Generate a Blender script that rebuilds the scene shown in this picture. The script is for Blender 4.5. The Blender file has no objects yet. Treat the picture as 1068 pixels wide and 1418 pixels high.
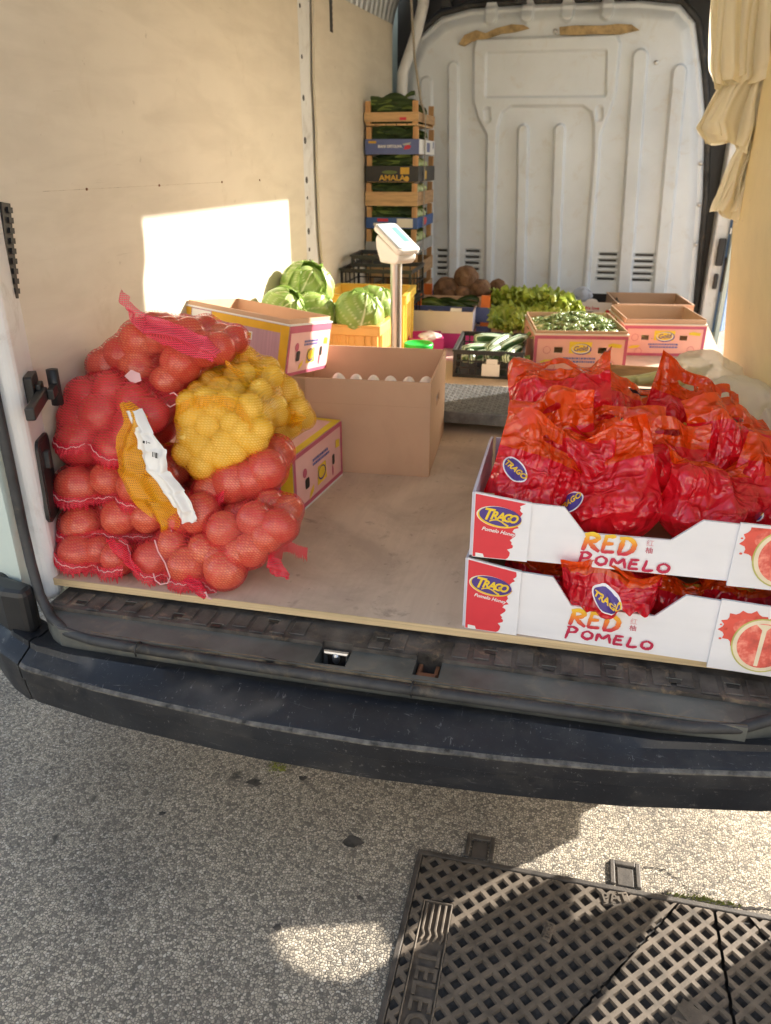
import bpy, bmesh, math, random
import numpy as np
from mathutils import Vector, Matrix, noise as mnoise
from mathutils.bvhtree import BVHTree
R = math.radians
random.seed(7); np.random.seed(7)
scene = bpy.context.scene
C = scene.collection

# ------------------------------------------------------------------ camera
cam_d = bpy.data.cameras.new('camera')
cam = bpy.data.objects.new('camera', cam_d); C.objects.link(cam)
cam.location = (0, 0, 1.36)
cam.rotation_euler = (R(90 - 24.5), 0, R(13.2))
cam_d.sensor_fit = 'HORIZONTAL'; cam_d.sensor_width = 36; cam_d.lens = 36 * 1060 / 1068
cam_d.clip_start = .02; cam_d.clip_end = 600
cam_d.dof.use_dof = True; cam_d.dof.focus_distance = 1.35; cam_d.dof.aperture_fstop = 9.0
scene.camera = cam
# ------------------------------------------------------------------ world, sun, exposure
SUN_EL = 21.0
SUN_FROM = Vector((.74, .67, 0)).normalized()            # horizontal direction towards the sun
world = bpy.data.worlds.new('World'); scene.world = world; world.use_nodes = True
wn = world.node_tree.nodes; wl = world.node_tree.links
for n in list(wn): wn.remove(n)
sky = wn.new('ShaderNodeTexSky'); sky.sky_type = 'NISHITA'; sky.sun_disc = False
sky.sun_elevation = R(SUN_EL); sky.sun_rotation = math.atan2(SUN_FROM.x, SUN_FROM.y)
sky.air_density = 1.0; sky.dust_density = 2.5; sky.ozone_density = .6
bg = wn.new('ShaderNodeBackground'); bg.inputs['Strength'].default_value = .125
wo = wn.new('ShaderNodeOutputWorld')
hsv = wn.new('ShaderNodeHueSaturation'); hsv.inputs['Saturation'].default_value = .8; wl.new(sky.outputs[0], hsv.inputs['Color']); wl.new(hsv.outputs[0], bg.inputs[0]); wl.new(bg.outputs[0], wo.inputs[0])
sun_d = bpy.data.lights.new('sun', 'SUN'); sun_d.energy = 5.0; sun_d.angle = R(.5); sun_d.color = (1, .93, .83)
sun = bpy.data.objects.new('sun', sun_d); C.objects.link(sun)
sdir = Vector((SUN_FROM.x * math.cos(R(SUN_EL)), SUN_FROM.y * math.cos(R(SUN_EL)), math.sin(R(SUN_EL))))
sun.rotation_euler = sdir.to_track_quat('Z', 'Y').to_euler(); sun.location = sdir * 30
scene.view_settings.view_transform = 'Standard'; scene.view_settings.look = 'None'
scene.view_settings.gamma = 1; scene.view_settings.use_curve_mapping = False
scene.view_settings.exposure = 1.62
scene.render.engine = 'CYCLES'
scene.cycles.max_bounces = 10; scene.cycles.diffuse_bounces = 6; scene.cycles.transparent_max_bounces = 24
scene.cycles.use_denoising = True

# ------------------------------------------------------------------ mesh helper
class MB:
    def __init__(s): s.v = []; s.f = []; s.m = []
    def add(s, vs, fs, mi=0, M=None):
        b = len(s.v)
        if M is not None: vs = [M @ Vector(p) for p in vs]
        s.v.extend([tuple(p) for p in vs]); s.f.extend([tuple(i + b for i in f) for f in fs]); s.m.extend([mi] * len(fs)); return s
    def box(s, x0, x1, y0, y1, z0, z1, mi=0, M=None):
        vs = [(x0,y0,z0),(x1,y0,z0),(x1,y1,z0),(x0,y1,z0),(x0,y0,z1),(x1,y0,z1),(x1,y1,z1),(x0,y1,z1)]
        return s.add(vs, [(0,3,2,1),(4,5,6,7),(0,1,5,4),(1,2,6,5),(2,3,7,6),(3,0,4,7)], mi, M)
    def prism(s, poly, z0, z1, mi=0, M=None):
        n = len(poly)
        vs = [(p[0],p[1],z0) for p in poly] + [(p[0],p[1],z1) for p in poly]
        fs = [tuple(reversed(range(n))), tuple(range(n, 2*n))] + [(i,(i+1)%n,n+(i+1)%n,n+i) for i in range(n)]
        return s.add(vs, fs, mi, M)
    def poly(s, pts, mi=0, M=None): return s.add(pts, [tuple(range(len(pts)))], mi, M)
    def tube(s, pts, r, n=8, mi=0, M=None, cap=True):
        pts = [Vector(p) for p in pts]; k = len(pts)
        rs = r if hasattr(r, '__len__') else [r] * k
        vs = []; up = None
        for i, p in enumerate(pts):
            t = (pts[min(i+1,k-1)] - pts[max(i-1,0)]).normalized()
            if up is None: up = Vector((0,0,1)) if abs(t.z) < .9 else Vector((1,0,0))
            a = t.cross(up).normalized(); b = a.cross(t).normalized(); up = b
            for j in range(n):
                w = 2*math.pi*j/n
                vs.append(p + (a*math.cos(w) + b*math.sin(w)) * rs[i])
        fs = [(i*n+j, i*n+(j+1)%n, (i+1)*n+(j+1)%n, (i+1)*n+j) for i in range(k-1) for j in range(n)]
        if cap: fs += [tuple(range(n))[::-1], tuple(range((k-1)*n, k*n))]
        return s.add(vs, fs, mi, M)
    def lathe(s, prof, n=24, mi=0, M=None):
        k = len(prof)
        vs = [(r*math.cos(2*math.pi*j/n), r*math.sin(2*math.pi*j/n), z) for r, z in prof for j in range(n)]
        fs = [(i*n+j, i*n+(j+1)%n, (i+1)*n+(j+1)%n, (i+1)*n+j) for i in range(k-1) for j in range(n)]
        return s.add(vs, fs, mi, M)
    def ell(s, c, r, nu=16, nv=10, mi=0, M=None, fn=None):
        rx, ry, rz = r if hasattr(r, '__len__') else (r, r, r)
        vs = []
        for i in range(nv+1):
            t = math.pi*i/nv
            for j in range(nu):
                a = 2*math.pi*j/nu
                d = Vector((math.sin(t)*math.cos(a), math.sin(t)*math.sin(a), math.cos(t)))
                k = fn(d) if fn else 1
                vs.append((c[0]+d.x*rx*k, c[1]+d.y*ry*k, c[2]+d.z*rz*k))
        fs = [(i*nu+j, (i+1)*nu+j, (i+1)*nu+(j+1)%nu, i*nu+(j+1)%nu) for i in range(nv) for j in range(nu)]
        return s.add(vs, fs, mi, M)
    def grid(s, P, mi=0, M=None, flip=False):          # P[i][j] points
        a, b = len(P), len(P[0])
        vs = [p for row in P for p in row]
        fs = [(i*b+j, (i+1)*b+j, (i+1)*b+j+1, i*b+j+1) for i in range(a-1) for j in range(b-1)]
        if flip: fs = [f[::-1] for f in fs]
        return s.add(vs, fs, mi, M)
    def build(s, name, mats, parent=None, smooth=False, bevel=0, seg=2, M=None, solid=0, clean=False):
        me = bpy.data.meshes.new(name)
        vs = s.v if M is None else [tuple(M @ Vector(p)) for p in s.v]
        me.from_pydata(vs, [], s.f)
        if not isinstance(mats, (list, tuple)): mats = [mats]
        for m in mats: me.materials.append(m)
        if len(mats) > 1: me.polygons.foreach_set('material_index', s.m)
        if clean:
            bm = bmesh.new(); bm.from_mesh(me)
            bmesh.ops.remove_doubles(bm, verts=bm.verts, dist=1e-5); bmesh.ops.recalc_face_normals(bm, faces=bm.faces)
            bm.to_mesh(me); bm.free()
        if smooth: me.polygons.foreach_set('use_smooth', [True] * len(me.polygons))
        me.update()
        return link(name, me, parent, bevel, seg, solid)
def link(name, me, parent=None, bevel=0, seg=2, solid=0):
    o = bpy.data.objects.new(name, me); C.objects.link(o)
    if parent is not None: o.parent = parent
    if solid:
        md = o.modifiers.new('thick', 'SOLIDIFY'); md.thickness = solid; md.offset = 0
    if bevel:
        md = o.modifiers.new('edge', 'BEVEL'); md.width = bevel; md.segments = seg; md.limit_method = 'ANGLE'; md.angle_limit = R(40)
    return o
def tag(o, label=None, cat=None, group=None, kind=None):
    if label: o['label'] = label
    if cat: o['category'] = cat
    if group: o['group'] = group
    if kind: o['kind'] = kind
    return o
def thing(name, label, cat, loc=(0,0,0), rot=(0,0,0), group=None):
    o = bpy.data.objects.new(name, None); C.objects.link(o); o.empty_display_size = .05
    o.location = loc; o.rotation_euler = rot
    return tag(o, label, cat, group)
def dup(o, parent):
    c = o.copy(); C.objects.link(c); c.parent = parent; return c
def TR(x=0, y=0, z=0): return Matrix.Translation((x, y, z))
def RZ(a): return Matrix.Rotation(a, 4, 'Z')
def RX(a): return Matrix.Rotation(a, 4, 'X')
def RY(a): return Matrix.Rotation(a, 4, 'Y')
def frame(o, x, y):                                      # matrix whose local xy lies on a face: z = x cross y points outwards
    x = Vector(x).normalized(); z = x.cross(Vector(y)).normalized(); y = z.cross(x)
    M = Matrix.Identity(4)
    for i in range(3): M[i][0] = x[i]; M[i][1] = y[i]; M[i][2] = z[i]; M[i][3] = o[i]
    return M
def text_mesh(s, size=1.0, shear=0, bold=0, sx=1.0):
    cu = bpy.data.curves.new('lettering', 'FONT'); cu.body = s; cu.size = size; cu.shear = shear; cu.offset = bold
    cu.align_x = 'CENTER'; cu.align_y = 'CENTER'; cu.resolution_u = 3
    o = bpy.data.objects.new('lettering', cu); me = o.to_mesh()
    vs = [(v.co.x*sx, v.co.y, 0) for v in me.vertices]; fs = [tuple(p.vertices) for p in me.polygons]
    o.to_mesh_clear(); bpy.data.objects.remove(o); bpy.data.curves.remove(cu)
    return vs, fs
def ellipse(cx, cy, rx, ry, n=32, a0=0): return [(cx+rx*math.cos(a0+2*math.pi*i/n), cy+ry*math.sin(a0+2*math.pi*i/n), 0) for i in range(n)]

# ------------------------------------------------------------------ materials
def new_mat(name):
    m = bpy.data.materials.new(name); m.use_nodes = True
    nt = m.node_tree
    return m, nt, nt.nodes['Principled BSDF'], nt.nodes, nt.links
def ramp(N, stops, interp='LINEAR'):
    r = N.new('ShaderNodeValToRGB'); r.color_ramp.interpolation = interp
    el = r.color_ramp.elements
    el[0].position, el[0].color = stops[0][0], (*stops[0][1], 1)
    el[1].position, el[1].color = stops[-1][0], (*stops[-1][1], 1)
    for p, c in stops[1:-1]:
        e = el.new(p); e.color = (*c, 1)
    return r
def coords(N, L, scale=(1,1,1), rot=(0,0,0), kind='Object'):
    tc = N.new('ShaderNodeTexCoord'); mp = N.new('ShaderNodeMapping')
    mp.inputs['Scale'].default_value = scale; mp.inputs['Rotation'].default_value = rot
    L.new(tc.outputs[kind], mp.inputs[0]); return mp.outputs[0]
def noise(N, L, vec, scale, detail=4, rough=.55, dist=0):
    n = N.new('ShaderNodeTexNoise'); n.inputs['Scale'].default_value = scale; n.inputs['Detail'].default_value = detail
    n.inputs['Roughness'].default_value = rough; n.inputs['Distortion'].default_value = dist
    L.new(vec, n.inputs['Vector']); return n
def mixc(N, L, fac, a, b, mode='MIX'):
    m = N.new('ShaderNodeMix'); m.data_type = 'RGBA'; m.blend_type = mode
    for sock, v in ((m.inputs[0], fac), (m.inputs[6], a), (m.inputs[7], b)):
        if isinstance(v, (int, float)): sock.default_value = v
        elif isinstance(v, tuple): sock.default_value = (*v[:3], 1)
        else: L.new(v, sock)
    return m.outputs[2]
def bump(N, L, height, strength=.2, dist=.002, normal=None):
    b = N.new('ShaderNodeBump'); b.inputs['Strength'].default_value = strength; b.inputs['Distance'].default_value = dist
    L.new(height, b.inputs['Height'])
    if normal is not None: L.new(normal, b.inputs['Normal'])
    return b.outputs[0]
def thr(N, L, val, lo, hi):
    m = N.new('ShaderNodeMapRange'); m.interpolation_type = 'SMOOTHSTEP'
    m.inputs[1].default_value = lo; m.inputs[2].default_value = hi; L.new(val, m.inputs[0]); return m.outputs[0]
def mul(N, L, a, k):
    m = N.new('ShaderNodeMath'); m.operation = 'MULTIPLY'; L.new(a, m.inputs[0]); m.inputs[1].default_value = k; return m.outputs[0]
def pm(name, col, rough=.6, var=.12, scale=14, bmp=.1, bscale=160, metal=0, stretch=(1,1,1), dirt=None, dirt_amt=.5, dirt_scale=5, coat=0, sheen=0, spec=.5, sss=0, sssr=(1,.4,.2), hue=None, bd=.002):
    m, nt, P, N, L = new_mat(name)
    v = coords(N, L, stretch)
    n1 = noise(N, L, v, scale, 6)
    lo = tuple(max(0, c*(1-var*1.6)) for c in col); hi = tuple(min(1, c*(1+var*1.3)) for c in (hue or col))
    r = ramp(N, [(.25, lo), (.5, col), (.78, hi)]); L.new(n1.outputs[0], r.inputs[0]); c = r.outputs[0]
    if dirt:
        n3 = noise(N, L, v, dirt_scale, 8, .7, .6)
        f = thr(N, L, n3.outputs[0], .52, .72); mm = N.new('ShaderNodeMath'); mm.operation = 'MULTIPLY'; L.new(f, mm.inputs[0]); mm.inputs[1].default_value = dirt_amt
        c = mixc(N, L, mm.outputs[0], c, dirt)
    L.new(c, P.inputs['Base Color'])
    P.inputs['Roughness'].default_value = rough; P.inputs['Metallic'].default_value = metal
    P.inputs['Specular IOR Level'].default_value = spec
    if coat: P.inputs['Coat Weight'].default_value = coat; P.inputs['Coat Roughness'].default_value = .15
    if sss:
        P.inputs['Subsurface Weight'].default_value = sss; P.inputs['Subsurface Radius'].default_value = sssr; P.inputs['Subsurface Scale'].default_value = .01
    if bmp:
        n2 = noise(N, L, v, bscale, 5); L.new(bump(N, L, n2.outputs[0], bmp, bd), P.inputs['Normal'])
    return m
# ================================================================== THE GROUND
def asphalt():
    m, nt, P, N, L = new_mat('exposed aggregate asphalt')
    v = coords(N, L)
    nw = noise(N, L, v, 60, 3)
    vd = mixc(N, L, .006, v, nw.outputs[1], 'ADD')
    vo = N.new('ShaderNodeTexVoronoi'); vo.inputs['Scale'].default_value = 175; L.new(vd, vo.inputs['Vector'])
    ve = N.new('ShaderNodeTexVoronoi'); ve.feature = 'DISTANCE_TO_EDGE'; ve.inputs['Scale'].default_value = 175; L.new(vd, ve.inputs['Vector'])
    sp = N.new('ShaderNodeSeparateColor'); L.new(vo.outputs['Color'], sp.inputs[0])
    r = ramp(N, [(0, (.20,.18,.15)), (.25, (.38,.335,.265)), (.5, (.54,.47,.365)), (.72, (.63,.555,.43)), (.9, (.70,.62,.5)), (1, (.76,.7,.58))]); L.new(sp.outputs[0], r.inputs[0])
    ed = thr(N, L, ve.outputs[0], .02, .16)
    c = mixc(N, L, ed, (.17,.15,.125), r.outputs[0])
    big = noise(N, L, v, 2.2, 5, .6); c = mixc(N, L, 1.0, c, ramp_out(N, L, big.outputs[0], [(.3,(.62,.62,.63)),(.55,(1,.98,.95)),(.75,(1.0,1.0,.98))]), 'MULTIPLY')
    st = noise(N, L, v, 6.5, 4, .55, .4); f = thr(N, L, st.outputs[0], .66, .76)
    c = mixc(N, L, f, c, (.05,.045,.035))
    L.new(c, P.inputs['Base Color']); P.inputs['Roughness'].default_value = .82
    L.new(bump(N, L, ed, .8, .003), P.inputs['Normal'])
    return m
def ramp_out(N, L, val, stops):
    r = ramp(N, stops); L.new(val, r.inputs[0]); return r.outputs[0]
M_asph = asphalt()
hx0, hx1, hy0, hy1 = -.207, 1.05, .25, 1.196
g = MB()
xs = [-60, hx0, hx1, 60]; ys = [-60, hy0, hy1, 60]
for i in range(3):
    for j in range(3):
        if (i, j) != (1, 1): g.poly([(xs[i],ys[j],0),(xs[i+1],ys[j],0),(xs[i+1],ys[j+1],0),(xs[i],ys[j+1],0)])
tag(g.build('ground', M_asph, clean=True), kind='structure')

# ------------------------------------------------------------------ cast iron manhole cover
M_ironf = pm('shade darkened iron rim', (.075,.062,.05), .6, .4, 26, .4, 260)  # rim and lug iron coloured darker to carry their shade
M_iron = pm('worn cast iron', (.145,.115,.085), .6, .35, 26, .4, 260, metal=.15, dirt=(.09,.075,.06), dirt_amt=.8, dirt_scale=8, bd=.001)
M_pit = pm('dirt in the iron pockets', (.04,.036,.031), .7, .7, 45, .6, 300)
mh = thing('manhole_cover', 'rusty brown cast iron telecom manhole cover with a diamond grid set in the asphalt', 'manhole cover', (hx0, hy0, 0))
fr = MB()
fr.box(hx0,hx1,hy1-.012,hy1,-.03,.004); fr.box(hx0,hx0+.012,hy0,hy1-.012,-.03,.004); fr.box(hx0+.012,hx1,hy0,hy0+.012,-.03,.004)
inv = TR(-hx0, -hy0, 0)
fr.build('frame', M_ironf, mh, bevel=.002, M=inv)
def lattice_bm(poly, pitch=.0295, bar=.0088, depth=.0065):
    bm = bmesh.new(); k = 45; h = (pitch-bar)/2
    cx = sum(p[0] for p in poly)/len(poly); cy = sum(p[1] for p in poly)/len(poly)
    rad = max(math.hypot(p[0]-cx, p[1]-cy) for p in poly) + pitch*2
    c, s = math.cos(R(45)), math.sin(R(45))
    u0 = (cx*c+cy*s); v0 = (-cx*s+cy*c)
    def P(u, v, z): return bm.verts.new((u*c - v*s, u*s + v*c, z))
    for i in range(int((u0-rad)/pitch), int((u0+rad)/pitch)+1):
        for j in range(int((v0-rad)/pitch), int((v0+rad)/pitch)+1):
            u, v = i*pitch, j*pitch; x, y = u*c-v*s, u*s+v*c
            if math.hypot(x-cx, y-cy) > rad: continue
            w = pitch/2
            o = [P(u-w,v-w,0), P(u+w,v-w,0), P(u+w,v+w,0), P(u-w,v+w,0)]
            t = [P(u-h,v-h,0), P(u+h,v-h,0), P(u+h,v+h,0), P(u-h,v+h,0)]
            q = h*.8
            b = [P(u-q,v-q,-depth), P(u+q,v-q,-depth), P(u+q,v+q,-depth), P(u-q,v+q,-depth)]
            for a in range(4):
                e = (a+1) % 4
                bm.faces.new((o[a],o[e],t[e],t[a])); f = bm.faces.new((t[a],t[e],b[e],b[a]))
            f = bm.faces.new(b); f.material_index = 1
    n = len(poly)
    for i in range(n):
        a = Vector((*poly[i], 0)); d = Vector((*poly[(i+1)%n], 0)) - a; nn = Vector((d.y, -d.x, 0))
        bmesh.ops.bisect_plane(bm, geom=bm.verts[:]+bm.edges[:]+bm.faces[:], plane_co=a, plane_no=nn, clear_outer=True)
    return bm
def seam_x(y): return .338 + (y-1.196)*.72
LX = hx0+.014; TY = hy1-.014
tri2 = (.398, TY)
lids = [
    [[(LX,1.078),(seam_x(1.078)-.002,1.078),(seam_x(TY)-.002,TY),(LX,TY)], [(LX,hy0+.014),(-.173,hy0+.014),(-.173,1.078),(LX,1.078)],
     [(-.112,.578),(seam_x(1.078)-.002,1.078),(-.112,1.078)]],
    [[(-.112,.568),(-.112,hy0+.014),(.394,hy0+.014),(.394,TY),(seam_x(TY)+.003,TY)]],
    [[(.400,hy0+.014),(1.03,hy0+.014),(.458,TY),(.400,TY)]],
    [[(1.036,hy0+.014),(1.036,TY),(.463,TY)]],
]
for polys in lids:
    bm = bmesh.new()
    for p in polys:
        b2 = lattice_bm(p); tmp = bpy.data.meshes.new('tmp'); b2.to_mesh(tmp); b2.free(); bm.from_mesh(tmp); bpy.data.meshes.remove(tmp)
    bm.transform(TR(-hx0, -hy0, .003))
    me = bpy.data.meshes.new('lid'); bm.to_mesh(me); bm.free(); me.materials.append(M_iron); me.materials.append(M_pit)
    link('lid', me, mh)
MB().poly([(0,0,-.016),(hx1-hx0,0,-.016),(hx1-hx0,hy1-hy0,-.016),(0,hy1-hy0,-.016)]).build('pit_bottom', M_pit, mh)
st = MB()                                                  # lettered strip
st.box(-.172,-.113,hy0+.014,1.077,-.014,-.003)
st.box(-.172,-.169,hy0+.014,1.077,-.003,.003); st.box(-.116,-.113,hy0+.014,1.077,-.003,.003); st.box(-.169,-.116,1.074,1.077,-.003,.003)
for k in range(4):
    x = -.1655 + k*.0125
    st.prism([(x,1.071),(x+.0045,1.071),(x+.0045,1.012),(x+.0095,1.0),(x+.0045,.988),(x,.988),(x+.005,1.0),(x,1.012)], -.003, .003)
st.build('lettered_strip', M_iron, mh, M=inv, bevel=.0008, seg=1)
tv, tf = text_mesh('TELECOM', .058, bold=.0008)
b = MB(); Mx = TR(-.142,.845,.0005) @ RZ(R(-90)); b.add(tv, tf, 0, Mx)
lo = b.build('raised_lettering', M_iron, mh, M=inv, clean=True)
md = lo.modifiers.new('thick','SOLIDIFY'); md.thickness = .004; md.offset = 0
for tx, px, ty, rz, s in (('PAT', .205, 1.165, 15, .03), ('W', .31, .93, 60, .05), ('mod', .075, 1.06, 75, .022)):
    tv, tf = text_mesh(tx, s, bold=.0005)
    b = MB(); b.box(-s*.95, s*.95, -s*.42, s*.42, -.006, .0035); b.build("marking_plate", M_iron, mh, M=inv @ TR(px, ty, 0) @ RZ(R(rz)), bevel=.001, seg=1)
    b = MB(); b.add(tv, tf, 0, inv @ TR(px, ty, .0045) @ RZ(R(rz)))
    lo = b.build('raised_lettering', M_iron, mh, clean=True); md = lo.modifiers.new('thick','SOLIDIFY'); md.thickness = .003; md.offset = 0
for x0 in (-.108, .197):                                   # hinge lugs beyond the rim
    b = MB()
    b.box(x0,x0+.062,1.2,1.262,-.02,-.001); b.box(x0,x0+.010,1.2,1.262,-.001,.006); b.box(x0+.052,x0+.062,1.2,1.262,-.001,.006); b.box(x0+.010,x0+.052,1.25,1.262,-.001,.006); b.box(x0+.014,x0+.048,1.2,1.246,-.001,.003)
    b.build('hinge_lug', M_ironf, mh, M=inv, bevel=.0018)

# ================================================================== THE VAN
M_white = pm('white van paint', (.74,.75,.75), .38, .06, 5, .03, 60, dirt=(.33,.3,.25), dirt_amt=.55, dirt_scale=7, coat=.2)
M_bulk = pm('scuffed white bulkhead paint', (.70,.745,.79), .45, .07, 3, .05, 40, dirt=(.55,.5,.43), dirt_amt=.4, dirt_scale=9, coat=.1)
M_green = pm('pale green van paint', (.55,.64,.6), .3, .05, 4, .02, 60, coat=.5)
M_blue = pm('skylight blue on door jamb', (.14,.24,.44), .35, .1, 5, .02, 60, coat=.3)  # blue stands in for skylight falling on the white steel jamb
M_lin = None
def lining_mat(name, col, gr=.16):
    m, nt, P, N, L = new_mat(name)
    v = coords(N, L); n1 = noise(N, L, v, 1.6, 5, .6); g1 = noise(N, L, coords(N, L, (120,3,14)), 1, 4, .6, .5); sp = noise(N, L, v, 26, 5, .6)
    c = ramp_out(N, L, n1.outputs[0], [(.3, tuple(x*.9 for x in col)), (.55, col), (.8, tuple(min(1,x*1.06) for x in col))])
    c = mixc(N, L, gr, c, ramp_out(N, L, g1.outputs[0], [(.35,(.42,.36,.27)),(.6,(1,1,1))]), 'MULTIPLY')
    c = mixc(N, L, ramp_out(N, L, sp.outputs[0], [(.67,(0,0,0)),(.75,(.5,.5,.5))]), c, (.33,.27,.19))
    sc2 = noise(N, L, coords(N, L, (3,3,40), (.35,0,0)), 1.6, 6, .7, .5); c = mixc(N, L, mul(N, L, thr(N, L, sc2.outputs[0], .66, .71), .35), c, (.40,.33,.24))
    sc3 = noise(N, L, v, 5, 7, .65, .4); c = mixc(N, L, mul(N, L, thr(N, L, sc3.outputs[0], .6, .74), .3), c, (.47,.39,.27))
    L.new(c, P.inputs['Base Color']); P.inputs['Roughness'].default_value = .55
    L.new(bump(N, L, g1.outputs[0], .1, .001), P.inputs['Normal'])
    return m
M_lin = lining_mat('painted plywood lining', (.67,.605,.49))
M_lin2 = lining_mat('yellowish lining with bounce light', (.87,.75,.47), .05)  # colour raised to carry the bounce light from the sunlit wall
def ply_floor():
    m, nt, P, N, L = new_mat('dirty plywood floor')
    v = coords(N, L); gr = noise(N, L, coords(N, L, (26,2.2,10)), 1.5, 6, .65, 1.2); n1 = noise(N, L, v, 3.2, 7, .62, .5); n2 = noise(N, L, v, 9, 6, .65, .6); n3 = noise(N, L, v, 45, 4)
    c = ramp_out(N, L, gr.outputs[0], [(.2,(.53,.41,.305)),(.55,(.59,.465,.35)),(.85,(.63,.51,.385))])
    f1 = thr(N, L, n1.outputs[0], .42, .66); c = mixc(N, L, mul(N, L, f1, .6), c, (.33,.245,.185))
    f2 = thr(N, L, n2.outputs[0], .6, .72); c = mixc(N, L, mul(N, L, f2, .55), c, (.2,.145,.11))
    f3 = thr(N, L, n3.outputs[0], .64, .72); c = mixc(N, L, mul(N, L, f3, .35), c, (.16,.11,.08))
    L.new(c, P.inputs['Base Color']); P.inputs['Roughness'].default_value = .68
    L.new(bump(N, L, gr.outputs[0], .15, .0015), P.inputs['Normal'])
    return m
M_floor = ply_floor()
M_plyedge = pm('pale plywood edge', (.62,.47,.27), .65, .14, 1.2, .1, 60, stretch=(3,3,160))
M_rub = pm('worn black rubber', (.035,.036,.038), .6, .5, 12, .25, 200, dirt=(.15,.125,.09), dirt_amt=.6, dirt_scale=16)
M_tread = pm('worn sill tread', (.075,.066,.058), .6, .6, 22, .4, 240, dirt=(.27,.19,.12), dirt_amt=.75, dirt_scale=26)
M_sill = pm('grimy dark sill', (.105,.11,.10), .5, .35, 9, .15, 160, dirt=(.24,.2,.14), dirt_amt=.5, dirt_scale=18)
M_black = pm('black plastic', (.018,.018,.019), .45, .2, 12, .08, 200)
def bumper_mat():
    m, nt, P, N, L = new_mat('scuffed navy bumper plastic')
    v = coords(N, L); n1 = noise(N, L, v, 6, 6); n2 = noise(N, L, coords(N, L, (4,26,26), (0,.2,.1)), 3.2, 8, .75, 1.2); n3 = noise(N, L, coords(N, L, (40,6,40), (0,0,.5)), 3, 6, .7, .6); n4 = noise(N, L, v, 5, 8, .7); n5 = noise(N, L, v, 110, 4, .7)
    c = ramp_out(N, L, n1.outputs[0], [(.3,(.008,.009,.012)),(.55,(.013,.015,.020)),(.75,(.023,.026,.031))])
    c = mixc(N, L, mul(N, L, thr(N, L, n4.outputs[0], .5, .74), .5), c, (.07,.066,.06))
    c = mixc(N, L, mul(N, L, thr(N, L, n2.outputs[0], .61, .70), .5), c, (.25,.25,.25))
    c = mixc(N, L, mul(N, L, thr(N, L, n3.outputs[0], .62, .69), .4), c, (.26,.26,.26))
    n6 = noise(N, L, coords(N, L, (90,9,90), (0,.1,-.35)), 2, 5, .7, .4); c = mixc(N, L, mul(N, L, thr(N, L, n6.outputs[0], .66, .72), .6), c, (.34,.33,.32))
    n7 = noise(N, L, v, 2.6, 4, .6, .3); c = mixc(N, L, mul(N, L, thr(N, L, n7.outputs[0], .6, .72), .35), c, (.30,.27,.23))
    c = mixc(N, L, mul(N, L, thr(N, L, n5.outputs[0], .64, .69), .4), c, (.22,.21,.2))
    L.new(c, P.inputs['Base Color']); P.inputs['Roughness'].default_value = .46
    L.new(ramp_out(N, L, n4.outputs[0], [(.35,(.34,.34,.34)),(.7,(.62,.62,.62))]), P.inputs['Roughness'])
    L.new(bump(N, L, n5.outputs[0], .12, .001), P.inputs['Normal'])
    return m
M_bump = bumper_mat()
M_steel = pm('galvanised ribbed steel', (.5,.52,.53), .38, .1, 10, .05, 100, metal=.6)
M_rust = pm('rusty steel', (.2,.09,.045), .75, .4, 40, .4, 300, metal=.3)
M_metal = pm('bright metal', (.6,.6,.6), .3, .1, 20, .05, 200, metal=.9)
M_foam = pm('torn brown sealing foam', (.45,.32,.16), .9, .35, 30, .8, 120, bd=.006)

van = thing('delivery_van', 'white and pale green delivery van with an open back seen through its rear doorway', 'van', (-.2, 1.06, 0))
VI = TR(.2, -1.06, 0)
def vp(mb, name, mats, smooth=False, bevel=0, seg=2, **k): return mb.build(name, mats, van, smooth, bevel, seg, M=VI, **k)

# cargo floor
b = MB(); b.prism([(-.985,1.1905),(.50,1.1965),(.66,3.3),(.74,4.615),(-1.05,4.615),(-1.05,1.345)], .5645, .58); vp(b, 'floor_board', M_floor)
b = MB()
for z0, z1 in ((.5645,.5693),(.5697,.5747),(.5751,.5797)): b.prism([(-.984,1.188),(.50,1.194),(.50,1.1962),(-.984,1.1902)], z0, z1)
vp(b, 'board_edge', M_plyedge)
b = MB(); b.box(-1.06,.66,2.6,4.62,.48,.5643); vp(b, 'underfloor', M_sill)
# left wall lining
def wavy_panel(y0, y1, z0, z1, x, t, wav0=0, wav1=0, nz=28, seed=1, slope=0):
    mb = MB(); rows = []
    rr = random.Random(seed); ph = [rr.uniform(0,6) for _ in range(4)]
    L_, Rr = [], []
    for i in range(nz+1):
        z = z0 + (z1-z0)*i/nz
        w = math.sin(z*5+ph[0])*.6 + math.sin(z*11+ph[1])*.3 + math.sin(z*23+ph[2])*.12
        L_.append((y0 + wav0*w, z)); Rr.append((y1 + wav1*w, z + (slope if i == nz else 0)))
    out = L_ + Rr[::-1]
    n = len(out)
    vs = [(x, y, z) for y, z in out] + [(x-t, y, z) for y, z in out]
    fs = []
    for i in range(nz):
        fs.append((i, i+1, n-2-i, n-1-i)); fs.append((n+i, n+n-1-i, n+n-2-i, n+i+1))
    fs += [(i, n+i, n+(i+1)%n, (i+1)%n) for i in range(n)]
    return mb.add(vs, fs)
vp(wavy_panel(1.315,3.06,.58,2.3,-1.04,.01,0,.004,seed=2), 'wall_lining', M_lin, clean=True)
vp(wavy_panel(3.235,4.57,.58,1.965,-1.035,.01,.022,0,seed=5,slope=.055), 'wall_lining', M_lin, clean=True)
b = MB(); b.box(-1.075,-1.052,3.0,3.34,.58,2.3); vp(b, 'wall_post', M_white)
b = MB()
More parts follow.
